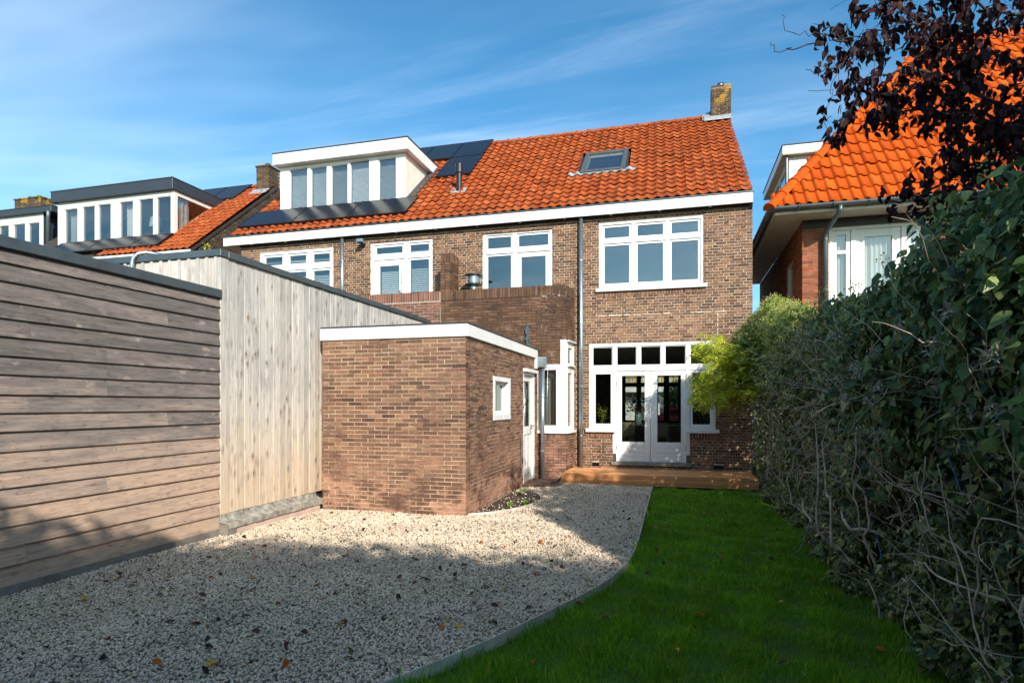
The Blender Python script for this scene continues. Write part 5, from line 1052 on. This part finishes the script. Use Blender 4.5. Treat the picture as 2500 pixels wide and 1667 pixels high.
for pts in stem_ends:
    for p in pts[2:]:
        for _ in range(3):                                  # pinnate leaf: rachis with leaflet pairs
            d = Vector((random.gauss(-.55, .5), random.gauss(-.25, .4), random.gauss(-.55, .4))).normalized(); nrm = Vector((random.gauss(-.2, .4), random.gauss(-.6, .4), 1)).normalized(); sd = d.cross(nrm).normalized(); L_ = random.uniform(.20, .32)
            for i in range(6):
                q = p+d*L_*(i+1.2)/7-Vector((0, 0, .05*(i/6)**2))
                for s_ in (-1, 1): LP.append(q); LN.append(nrm); LT.append(sd*s_+d*.55)
LP = np.array(LP); V, Fc = scatter(SLIM_T[0]*np.array((1.25, 1, 1)), SLIM_T[1], LP, np.array(LN), np.array(LT), rng.uniform(.055, .095, len(LP))); part_leaves('leaflet', V, Fc, YELG, SH)
# its ivy-like upper mass
n = 11000; u = rng.normal(0, 1, (n, 3)); u /= np.linalg.norm(u, axis=1, keepdims=True); r = rng.random(n)**.28
C = np.array([(1.50, 11.75, 2.95), (1.62, 11.1, 3.02), (1.40, 12.2, 2.55), (1.68, 10.4, 2.85), (1.48, 11.6, 2.25), (1.75, 11.9, 3.22), (1.50, 9.7, 2.70), (1.58, 8.9, 2.68), (1.12, 12.35, 2.55), (1.30, 11.9, 2.75)]); R_ = np.array([(.33, .5, .42), (.35, .5, .42), (.28, .4, .40), (.32, .5, .38), (.28, .55, .6), (.35, .45, .36), (.3, .55, .34), (.28, .5, .28), (.30, .32, .30), (.34, .4, .38)]); ci = rng.integers(0, 10, n); P = C[ci]+u*r[:, None]*R_[ci]
V, Fc = scatter(*IVY_T, P, u+rnorm(n, (-.2, -.3, .5), .35), rnorm(n, (-.3, -.3, -.8), .4), rng.uniform(.05, .08, n)); part_leaves('leaf', V, Fc, leaf_mat('ivy_leaf_painted_sun', [srgb(118, 138, 46), srgb(140, 152, 54), srgb(98, 122, 42), srgb(160, 164, 66), srgb(84, 110, 42)], .4, trans=.3), SH)  # brighter ivy copy: sunlight on the top foliage put into the colour
n = 260; ci = rng.integers(0, 10, n); u = rng.normal(0, 1, (n, 3)); u[:, 2] = np.abs(u[:, 2]); u /= np.linalg.norm(u, axis=1, keepdims=True); Cc = C[ci]+u*R_[ci]*1.03; P = np.repeat(Cc, 16, 0)+rng.normal(0, .026, (n*16, 3)); V, Fc = scatter(*OCT_T, P, rnorm(len(P), (0, 0, 1), .4), rnorm(len(P), (1, 0, 0), .4), rng.uniform(.006, .010, len(P))); part_leaves('flower_umbel', V, Fc, UMBEL, SH)
# pods hanging below
for k in range(9): x, y = 1.40+random.uniform(-.15, .2), 12.1+random.uniform(-.3, .2); z = random.uniform(1.45, 1.7); obj('seed_pod', MB().tube([(x, y, z), (x+.005, y, z-.08), (x, y, z-.17)], [.003, .010, .003], 6), YELG, SH, center=True)

# ------------------------------------------------------------------ purple-leaved tree leaning in from the right
PT = thing('purple_leaved_tree', 'purple-leaved tree overhanging from the right above the hedge', 'tree', (3.8, 6.0, 0))
LIMBS = [
 [(3.17, 5.96, 3.89), (2.49, 5.46, 4.22), (1.97, 5.16, 4.36), (1.52, 4.98, 4.51), (1.17, 4.89, 4.65)],
 [(1.97, 5.16, 4.36), (1.62, 4.91, 4.32), (1.35, 4.78, 4.24), (1.12, 4.67, 4.14), (.96, 4.62, 4.19), (.82, 4.58, 4.19), (.72, 4.55, 4.2), (.7, 4.55, 4.32)],
 [(1.12, 4.67, 4.14), (.97, 4.57, 4.13), (.75, 4.46, 4.02), (.64, 4.43, 4.01), (.61, 4.42, 4.07)],
 [(3.17, 5.96, 3.76), (2.37, 5.43, 3.91), (1.86, 5.08, 3.99), (1.54, 4.89, 3.99), (1.27, 4.76, 3.89), (1.06, 4.65, 3.81)],
 [(1.27, 4.76, 3.89), (1.12, 4.67, 3.99), (.95, 4.57, 3.88), (.85, 4.54, 3.91)],
 [(3.17, 5.96, 3.46), (2.4, 5.43, 3.66), (2.01, 5.12, 3.72), (1.76, 5.0, 3.72), (1.38, 4.79, 3.69), (1.23, 4.7, 3.62)],
 [(3.17, 5.96, 3.16), (2.31, 5.41, 3.38), (1.99, 5.22, 3.31), (1.75, 5.05, 3.15), (1.53, 4.93, 3.07), (1.41, 4.85, 3.03)],
 [(2.02, 5.12, 4.8), (2.01, 5.12, 4.26), (1.98, 5.11, 3.81), (1.96, 5.11, 3.42), (1.94, 5.1, 3.0)],
 [(3.17, 5.96, 4.56), (2.61, 5.49, 4.57), (2.29, 5.3, 4.53), (1.95, 5.1, 4.71), (1.57, 5.0, 4.74)],
 [(3.23, 6.08, 4.21), (2.73, 5.63, 3.96), (2.46, 5.45, 3.66), (2.2, 5.28, 3.52)],
 [(1.35, 4.78, 4.24), (1.2, 4.69, 4.11), (1.08, 4.6, 3.91), (1.02, 4.59, 3.74)],
 [(1.52, 4.98, 4.51), (1.31, 4.82, 4.4), (1.16, 4.73, 4.28), (1.06, 4.65, 4.22)],
 [(1.54, 4.89, 3.99), (1.48, 4.82, 3.82), (1.45, 4.81, 3.73)], [(1.86, 5.08, 3.99), (1.65, 4.92, 3.86), (1.58, 4.9, 3.71)], [(1.27, 4.76, 3.89), (1.2, 4.69, 3.74), (1.16, 4.68, 3.62)]]
obj('trunk', MB().tube([(3.85, 6.1, -.05), (3.8, 6.05, 1.0), (3.7, 6.0, 2.2), (3.55, 6.0, 3.1)], [.16, .14, .12, .10], 12), BARKD, PT, smooth=True)
for l in LIMBS:
    big = l[0][0] > 3; pts = ([Vector((3.6, 6.0, 2.9))] if big else [])+[Vector(p) for p in l]; fine = []
    for a, b in zip(pts, pts[1:]):
        for k in range(4): fine.append(a.lerp(b, k/4)+Vector((random.gauss(0, .012), random.gauss(0, .012), random.gauss(0, .012))))
    fine.append(pts[-1]); r0 = .022 if big else .007; obj('branch', MB().tube(fine, [max(.0022, r0*(1-.93*i/len(fine))) for i in range(len(fine))], 6), BARKD, PT, smooth=True)
LP, LN, LT = [], [], []; tw = MB()
for li, l in enumerate(LIMBS):
    pts = [Vector(p) for p in l]
    for a, b in zip(pts, pts[1:]):
        seg = (b-a).length; dens = (13 if a.x > 1.7 else 10) if li not in (2, 4) else 3.2
        if b.x < .95: dens = 1.6
        for _ in range(int(seg*dens*1.7+random.random())):
            p = a.lerp(b, random.random())
            q = wander(p, (random.gauss(-.15, .5), random.gauss(0, .5), random.gauss(-.25, .55)), random.randint(2, 5), .055, .22, (0, 0, -.05)); tw.tube(q, .0018, 4, False)
            if random.random() < .86:
                for c in q[1:]:
                    for _k in range(random.choice((2, 3, 3, 4))):
                        LP.append(c+Vector((random.gauss(0, .016), random.gauss(0, .016), random.gauss(0, .016)))); LN.append((random.gauss(-.3, .6), random.gauss(-.7, .5), random.gauss(.25, .5))); LT.append((random.gauss(0, .35), random.gauss(0, .35), -1))
obj('twig', tw, BARKD, PT, kind='stuff')
# crown added towards the right, out of the picture, cut to shade the yard
n = 6500; P = np.stack([rng.uniform(2.05, 4.6, n), rng.uniform(1.4, 6.3, n), rng.uniform(3.0, 5.3, n)], 1); P = P[(P[:, 1] > 4.9) | (P[:, 0] > 2.75)]; P = P[(P[:, 1] > 1.15-(P[:, 0]-3)*1.51+.35)]; P = P[(P[:, 0]-2.0 > .35*np.abs(P[:, 2]-4.0)) & (np.sin(P[:, 0]*7+P[:, 2]*5)+np.sin(P[:, 1]*6-P[:, 2]*7) > -.45)]
LP = np.concatenate([np.array(LP), P]); LN = np.concatenate([np.array(LN), rnorm(len(P), (-.4, -.7, .3), .5)]); LT = np.concatenate([np.array(LT), rnorm(len(P), (0, 0, -1), .35)]); S = rng.uniform(.046, .078, len(LP))
i1, i2 = split_near(LP, S, 290); leaf_objects('leaf', OVAL_T, LP[i1], LN[i1], LT[i1], S[i1], PURP, PT); V, Fc = scatter_var(OVAL_T, LP[i2], LN[i2], LT[i2], S[i2]); part_leaves('leaf', V, Fc, PURP, PT)

# second tree, added out of view to shade the right of the yard
GT = thing('added_shade_tree', 'dark-leaved tree added beyond the hedge, unseen right of the view, to shade the yard', 'tree', (3.7, 2.6, 0)); obj('trunk', MB().tube([(3.75, 2.7, -.05), (3.7, 2.65, 1.5), (3.6, 2.6, 3.0), (3.6, 2.4, 4.4)], [.13, .11, .09, .03], 10), BARKD, GT, smooth=True)
for k in range(9): a = k*.7; obj('branch', MB().tube([(3.6, 2.6, 2.8+.12*k), (3.6+.5*math.cos(a), 2.5+.6*math.sin(a), 3.3+.13*k), (3.55+.8*math.cos(a), 2.4+1.1*math.sin(a), 3.7+.12*k)], [.03, .02, .006], 6), BARKD, GT, smooth=True)
n = 12000; P = np.stack([rng.uniform(2.75, 4.4, n), rng.uniform(-.6, 4.4, n), rng.uniform(2.7, 5.2, n)], 1); P = P[P[:, 1] > 1.0-(P[:, 0]-3)*1.51+.10*np.sin(P[:, 2]*9)]; n = len(P); V, Fc = scatter(*OVAL_T, P, rnorm(n, (-.3, -.5, .6), .5), rnorm(n, (0, 0, -1), .4), rng.uniform(.10, .15, n)); part_leaves('crown', V, Fc, IVYBIG, GT)

# ------------------------------------------------------------------ tall hedge added behind the camera, shaped to shade the near gravel
BH = thing('added_shade_hedge', 'tall unseen hedge added behind the viewer to shade the near gravel', 'hedge', (1, -3, 0))
cm = MB(); xs = np.arange(-9, 12.1, .5)
tops = np.interp(xs, [-9, -1.29, -.54, .28, .9, 2.4, 3.84, 5.28, 12], [4.5, 5.02, 5.45, 5.80, 5.52, 5.55, 5.55, 5.66, 5.6])+.04*np.sin(xs*3.1)-.22-np.where(xs < .6, .42, 0)
for i in range(len(xs)-1): cm.box(xs[i], xs[i+1], -3.9, -2.5-.1*math.sin(i), -.05, tops[i])
obj('core', cm, plain('hedge_core', srgb(24, 34, 20), 1, 0, .3, 3), BH)
n = 20000; x = rng.uniform(-9, 12, n); top = np.interp(x, xs, tops); f = rng.random(n) < .45
P = np.stack([x, np.where(f, -2.45+rng.normal(0, .08, n), rng.uniform(-3.9, -2.4, n)), np.where(f, rng.random(n)*top, top+rng.random(n)**1.2*.42)], 1); V, Fc = scatter(*OVAL_T, P, rnorm(n, (0, .6, .6), .6), rnorm(n, (0, 0, -1), .6), rng.uniform(.08, .16, n)); part_leaves('leaf', V, Fc, IVY, BH)

# ------------------------------------------------------------------ gravel and grass
phi = (1+5**.5)/2; iv = np.array([(-1, phi, 0), (1, phi, 0), (-1, -phi, 0), (1, -phi, 0), (0, -1, phi), (0, 1, phi), (0, -1, -phi), (0, 1, -phi), (phi, 0, -1), (phi, 0, 1), (-phi, 0, -1), (-phi, 0, 1)])/math.hypot(1, phi)
ICO = np.array([(0, 11, 5), (0, 5, 1), (0, 1, 7), (0, 7, 10), (0, 10, 11), (1, 5, 9), (5, 11, 4), (11, 10, 2), (10, 7, 6), (7, 1, 8), (3, 9, 4), (3, 4, 2), (3, 2, 6), (3, 6, 8), (3, 8, 9), (4, 9, 5), (2, 4, 11), (6, 2, 10), (8, 6, 7), (9, 8, 1)])
def in_gravel(x, y):
    ok = (x > -5.34) & (x < edge_x(y)-.006) & (y < 11.90) & ~((x < -2.87) & (y > 7.99)) & ~((x < -5.19) & (y > 6.05)) & ~((x < -2.2) & (y > 11.35))
    bx = np.interp(y, [p[1] for p in bs], [p[0] for p in bs]); return ok & ~((y > 8.04) & (y < 10.72) & (x < bx+.006))
def gravel(y0, y1, dens, tv, tf, r0, r1, flat):
    n = int(5.2*(y1-y0)*dens); x = rng.uniform(-5.33, -.4, n); y = rng.uniform(y0, y1, n); s = x*RGT[0]+y*RGT[1]; d = x*FWD[0]+y*FWD[1]
    k = in_gravel(x, y) & (np.abs(s) < d*.88+.5); x, y = x[k], y[k]; n = len(x); P = np.stack([x, y, rng.uniform(.004, .020, n)+.012*np.sin(x*2.1+y*1.3)*np.sin(y*1.9-x)+.008], 1)
    return scatter(tv*np.array((1, .74, flat)), tf, P, rnorm(n, (0, 0, 1), .38), np.concatenate([rng.normal(0, 1, (n, 2)), np.zeros((n, 1))], 1), rng.uniform(r0, r1, n)**1.0)
parts = [gravel(2.5, 5.2, 4300, iv, ICO, .0070, .0140, .62), gravel(5.2, 8.4, 3400, iv, ICO, .0075, .0140, .62), gravel(8.4, 11.95, 2600, OCT_T[0], OCT_T[1], .010, .017, .7)]
off = 0; VV = []; FF = []
for V, Fc in parts: VV.append(V); FF.append(Fc+off); off += len(V)
g = link('gravel', npmesh('gravel', np.concatenate(VV), np.concatenate(FF), PEB, True), None, (0, 0, 0), 'stuff'); tag(g, 'pale rounded gravel covering the yard', 'gravel')
n = 260; k = rng.integers(0, len(bs), n); t = rng.random(n)**.8; x = -2.86+(np.array([p[0] for p in bs])[k]+2.86)*t; y = np.array([p[1] for p in bs])[k]
V, Fc = scatter(iv*np.array((1, .7, .6)), ICO, np.stack([x, y, np.full(n, .026)], 1), rnorm(n, (0, 0, 1), .3), np.concatenate([rng.normal(0, 1, (n, 2)), np.zeros((n, 1))], 1), rng.uniform(.008, .016, n)); g = link('gravel', npmesh('gravel', V, Fc, PEB, True), None, (0, 0, 0), 'stuff'); tag(g, 'stray pale pebbles on the dark soil of the small bed', 'gravel')
BL_T = (np.array([(-.5, 0, 0), (.5, 0, 0), (.36, .55, .12), (-.36, .55, .12), (0, 1, .42)]), np.array([(0, 1, 2), (0, 2, 3), (3, 2, 4)]))
def grass(y0, y1, dens, h0, h1, wd):
    n = int(4.6*(y1-y0)*dens); x = rng.uniform(-2.4, 2.0, n); y = rng.uniform(y0, y1, n); s = x*RGT[0]+y*RGT[1]; d = x*FWD[0]+y*FWD[1]
    k = (x > edge_x(y)+.008) & (x < 1.66) & (y < 11.9) & (np.abs(s) < d*.88+.3); x, y = x[k], y[k]; n = len(x); hh = rng.uniform(h0, h1, n)*(1+.45*np.sin(x*9+y*4)*np.sin(y*7-x*5)+.12*np.sin(x*3.1-y*2.3)); near_e = np.abs(x-edge_x(y)) < .07; hh = hh*np.where(near_e & (rng.random(n) < .12), 2.0, 1)
    T = rnorm(n, (0, 0, 1), .30); Nn = np.concatenate([rng.normal(0, 1, (n, 2)), rng.normal(0, .2, (n, 1))], 1)
    tv = BL_T[0]*np.array((wd/.045, 1, 1)); return scatter(tv, BL_T[1], np.stack([x, y, np.full(n, -.03)], 1), Nn, T, hh)
parts = [grass(2.6, 5.5, 9000, .030, .062, .0032), grass(5.5, 8.5, 6000, .032, .062, .0045), grass(8.5, 11.95, 4200, .034, .065, .006)]
off = 0; VV = []; FF = []
for V, Fc in parts: VV.append(V); FF.append(Fc+off); off += len(V)
g = link('grass', npmesh('grass', np.concatenate(VV), np.concatenate(FF), GRASS), None, (0, 0, 0), 'stuff'); tag(g, 'short green lawn grass between gravel and hedge', 'grass')
# fallen leaves
fl_me = {}
for c in LEAFC:
    for v in range(2):
        tv = OVAL_T[0].copy(); tv[:, 1] -= .5; tv[:, 2] += .10*np.sin(tv[:, 1]*4+v*2)+.08*np.abs(tv[:, 0])*(1 if v else -1); fl_me[c, v] = npmesh('fallen_leaf', tv, OVAL_T[1], LEAFC[c])
def fall(n, where, ys, zs, ground, cols):
    c_ = 0
    while c_ < n:
        y = random.uniform(*ys) if random.random() < .6 else random.uniform(ys[0], (ys[0]+ys[1])/2); x = random.uniform(-5.1, 1.5)
        if not where(x, y) or not in_view((x, y, 0)): continue
        col = random.choice(cols); o = bpy.data.objects.new('fallen_leaf', fl_me[col, random.randint(0, 1)]); COL.objects.link(o); s = random.uniform(.045, .078)
        o.location = (x, y, zs+random.uniform(0, .008)); o.rotation_euler = (random.gauss(0, .35), random.gauss(0, .35), random.uniform(0, 6.28)); o.scale = (s, s, s)
        zn = ('in the sunlit strip before the shed' if 6.3 < y < 8 else 'beside the small bed' if y >= 8 else 'near the horizontal timber wall' if x < -4.2 else 'near the steel edging' if x > edge_x(y)-.7 else 'in the near shade') if ground != 'green lawn' else ('near the deck' if y > 9 else 'at the foot of the hedge' if x > .9 else 'beside the steel edging' if x < edge_x(y)+.5 else 'in the middle of the lawn')
        tag(o, '%s fallen leaf on the %s %s' % (col, ground, zn), 'leaf', 'fallen leaves on the '+ground); c_ += 1
fall(190, lambda x, y: bool(in_gravel(np.array(x), np.array(y))), (2.9, 9.0), .036, 'pale gravel', ['brown', 'brown', 'orange', 'green', 'yellow', 'dark', 'dark', 'dark', 'brown'])
fall(34, lambda x, y: x > edge_x(y)+.08 and x < 1.3 and y < 11.6, (3.0, 11.5), .035, 'green lawn', ['brown', 'orange', 'yellow', 'dark', 'brown'])
for i, (x, y, s) in enumerate(((-2.68, 10.25, .07), (-2.5, 9.0, .05), (-2.3, 9.15, .04))):
    nn = 22; P = np.stack([x+rng.normal(0, s*.6, nn), y+rng.normal(0, s*.6, nn), .03+rng.random(nn)*s], 1); V, Fc = scatter(*OVAL_T, P, rnorm(nn, (0, 0, 1), .5), rnorm(nn, (0, 0, .3), 1), rng.uniform(.03, .05, nn)); o = link('weed', npmesh('weed', V, Fc, GRASS), None, (0, 0, 0)); tag(o, ('bright green weed at the back of the small bed by the shed', 'small weed in the middle of the small bed', 'tiny weed near the front rim of the small bed')[i], 'weed')

# ------------------------------------------------------------------ dining room and street behind the garden doors
def leafy(name, label, cat, loc, stems, P, Nn, T, S, mat, tmpl, vessel, vmat):
    t = thing(name, label, cat, loc); obj('vase', vessel, vmat, t, center=True, smooth=True)
    if stems: obj('stems', stems, YELG, t)
    V, Fc = scatter(*tmpl, P, Nn, T, S); part_leaves('leaf', V, Fc, mat, t); return t
fz = .33; tb = thing('dining_table', 'oak dining table inside behind the garden doors', 'table', (-.7, 15.6, fz))
obj('table_top', MB().box(-1.45, .10, 15.2, 16.1, 1.04, 1.08), OAK, tb, center=True, bevel=.008)
for x, dx_ in ((-1.2, .22), (-.2, -.22)):
    for y in (15.3, 15.95): obj('leg', MB().tube([(x, y, fz), (x+dx_*.4, y, 1.04)], [.03, .035], 8), CLOTH, tb, center=True)
def chair(x, y, rz, label):
    c = thing('dining_chair', label, 'chair', (x, y, fz), 'dining chairs'); M = Matrix.Translation((x, y, fz)) @ Matrix.Rotation(rz, 4, 'Z'); mb = MB(); prof = [(-.22, .46), (-.05, .44), (.15, .45), (.21, .52), (.24, .66), (.27, .84)]; n = 6
    for py, pz in prof:
        for k in range(n+1): a = k/n*2-1; w_ = .23-.05*max(0, (pz-.6)/.25); mb.v.append(tuple(M @ Vector((a*w_, py-.05*abs(a)**2*(1 if pz > .5 else 0), pz+.05*abs(a)**2*(1 if pz < .5 else 0)))))
    for i in range(len(prof)-1):
        for k in range(n): b = i*(n+1)+k; mb.f.append((b, b+1, b+n+2, b+n+1))
    obj('shell', mb, SHELL, c, smooth=True)
    for sx in (-1, 1):
        for sy in (-1, 1): obj('leg', MB().tube([M @ Vector((sx*.2, sy*.19, 0)), M @ Vector((sx*.12, sy*.10, .45))], .014, 6), OAK, c)
chair(-1.28, 14.95, math.pi*1.15, 'cream shell chair at the left end of the dining table'); chair(-.42, 14.85, math.pi*.97, 'cream shell chair with its back to the right garden door'); chair(.08, 15.5, math.pi*1.4, 'cream shell chair at the right end of the dining table')
V_ = MB().lathe((-.97, 15.5, 1.08), [(.07, 0), (.085, .02), (.09, .18), (.085, .28), (.055, .31), (.06, .34)], 16); n = 130; P = np.stack([-.97+rng.normal(0, .17, n), 15.5+rng.normal(0, .12, n), 1.62+rng.normal(0, .13, n)], 1)
st = MB()
for k in range(10): st.tube([(-.97, 15.5, 1.3), (-.97+random.gauss(0, .14), 15.5+random.gauss(0, .1), 1.62)], .004, 4)
fm = leaf_mat('bouquet_leaf', [srgb(44, 70, 44), srgb(70, 92, 60), srgb(210, 196, 176), srgb(150, 60, 44), srgb(190, 130, 110), srgb(56, 80, 56)], .5)
leafy('flower_vase', 'green glazed vase with a mixed bouquet on the dining table', 'vase', (-.97, 15.5, 1.08), st, P, rng.normal(0, 1, (n, 3)), rng.normal(0, 1, (n, 3)), rng.uniform(.06, .10, n), fm, OVAL_T, V_, POTG)
V_ = MB().lathe((-1.63, 13.42, 1.10), [(.05, 0), (.06, .03), (.055, .14), (.06, .17)], 14); n = 70; P = np.stack([-1.60+rng.normal(0, .07, n), 13.42+rng.normal(0, .04, n), 1.42+rng.normal(0, .08, n)], 1); st = MB()
for k in range(8): st.tube([(-1.63, 13.42, 1.14), (-1.60+random.gauss(0, .06), 13.42, 1.42)], .003, 4)
leafy('sill_vase', 'small glass vase with green sprigs behind the left side light', 'vase', (-1.63, 13.42, 1.1), st, P, rng.normal(0, 1, (n, 3)), rnorm(n, (0, 0, 1), .8), rng.uniform(.04, .065, n), YELG, OVAL_T, V_, GLASS)
ag = thing('potted_agave', 'dark green spiky plant behind the right side light', 'plant', (.55, 13.75, fz)); obj('pot', MB().lathe((.55, 13.75, fz), [(.12, 0), (.15, .5), (.14, .5), (.12, .4)], 16), CONC, ag, center=True)
for k in range(9):
    a = k*.75; d = Vector((math.cos(a), math.sin(a)*.5, 0)); p = Vector((.55, 13.75, .83)); m = MB(); sd = Vector((-d.y, d.x, 0)).normalized()
    c_ = [p, p+d*.10+Vector((0, 0, .25)), p+d*.24+Vector((0, 0, .48)), p+d*.40+Vector((0, 0, .62))]; wv = (.03, .05, .035, .002)
    for q, w_ in zip(c_, wv): m.v += [tuple(q-sd*w_), tuple(q+sd*w_)]
    m.f = [(2*i, 2*i+1, 2*i+3, 2*i+2) for i in range(3)]; obj('leaf', m, IVYBIG, ag, center=True)
obj('window_board', MB().fbox(FA, -1.88, -1.36, 1.06, 1.10, -.42, -.13), WHITE, DF, center=True)
# red car in the street
CR = thing('red_car', 'red hatchback parked in the street, seen through the garden doors', 'car', (.6, 27, 0)); y0, y1 = 26.2, 27.9
obj('body', MB().prism([(-1.5, y0, .35), (2.6, y0, .35), (2.65, y0, .8), (2.4, y0, .95), (1.9, y0, 1.0), (1.3, y0, 1.42), (-.3, y0, 1.45), (-1.0, y0, 1.02), (-1.5, y0, .9)], (0, y1-y0, 0)), REDP, CR, center=True, bevel=.04)
obj('side_window', MB().prism([(1.65, y0-.012, 1.03), (1.22, y0-.012, 1.35), (.55, y0-.012, 1.38), (.55, y0-.012, 1.03)], (0, .012, 0)), GLASS_UP, CR, center=True); obj('side_window', MB().prism([(.47, y0-.012, 1.03), (.47, y0-.012, 1.38), (-.25, y0-.012, 1.38), (-.75, y0-.012, 1.05)], (0, .012, 0)), GLASS_UP, CR, center=True)
for x in (-.75, 1.75): obj('wheel', MB().tube([(x, y0-.02, .31), (x, y0+.2, .31)], .31, 20), RUBBER, CR, center=True); obj('hub_cap', MB().tube([(x, y0-.03, .31), (x, y0-.021, .31)], .19, 16), ZINC_LT, CR, center=True)
OH = thing('street_house', 'pale rendered house across the street, seen through the dining room', 'house', (-1, 38, 0)); FO = Fr((0, 38, 0), (1, 0, 0)); OO = [(-5.5, -3.4, .8, 2.3), (-2.7, -1.9, 0, 2.1), (-1.2, 1.0, .8, 2.2), (-5.5, -3.4, 3.4, 4.8), (-1.2, 1.0, 3.4, 4.8)]
cm = MB(); core_boxes(cm, FO, -8, 2.2, 0, 6.5, OO, 0, -.3); obj('wall', cm, plain('render_coat', (.62, .60, .56, 1), .8, 0, .08, 2), OH, center=True)
for o_ in OO: pane_grid(FO, OH, *o_, [(o_[0]+o_[1])/2] if o_[1]-o_[0] > 1 else [], [], glass=GLASS_UP)
obj('balcony', MB().fbox(FO, -6, 1.8, 2.35, 2.62, 0, 1.0), WHITE, OH, center=True)
bl = MB()
for x in np.arange(-6, 1.8, .14): bl.fbox(FO, x, x+.02, 2.62, 3.2, .95, .97)
bl.fbox(FO, -6, 1.8, 3.2, 3.25, .93, .99); obj('railing', bl, BLACK, OH, center=True)
obj('roof', MB().prism([(-8.3, 37.6, 6.5), (-8.3, 42, 9.5), (-8.3, 46, 6.5)], (10.8, 0, 0)), T_B, OH, center=True)
SB = thing('street_bush', 'rounded dark green bush in the street, seen through the right garden door', 'bush', (-.1, 30, 0)); obj('trunk', MB().tube([(-.1, 30, 0), (-.1, 30, 1.6)], .06, 8), BARKD, SB, center=True); n = 1600; u = rng.normal(0, 1, (n, 3)); u /= np.linalg.norm(u, axis=1, keepdims=True); P = np.array((-.05, 30, 1.95))+u*(rng.random(n)**.33)[:, None]*np.array((.75, .7, .85)); V, Fc = scatter(*OVAL_T, P, u+rng.normal(0, .4, (n, 3)), rnorm(n, (0, 0, -1), .5), rng.uniform(.09, .15, n)); part_leaves('crown', V, Fc, IVYBIG, SB)
# ivy at the foot of the dark gable
n = 130; P = np.stack([rng.uniform(-13.38, -13.2, n), 14.35+rng.random(n)*.5, 5.55+rng.random(n)*.75], 1); iv2 = thing('gable_ivy', 'small yellowish climber on the dark brick gable', 'climber', (-13.4, 14.5, 5.5)); obj('stem', MB().tube([(-13.38, 14.4, 4.8), (-13.37, 14.5, 5.6), (-13.38, 14.7, 6.2)], .012, 5), BARKD, iv2); V, Fc = scatter(*IVY_T, P, rnorm(n, (.6, -.6, .5), .4), rnorm(n, (0, 0, -1), .4), rng.uniform(.07, .11, n)); part_leaves('leaf', V, Fc, YELG, iv2)
print('objects', len(bpy.data.objects), 'tris', sum(len(m.polygons) for m in bpy.data.meshes))
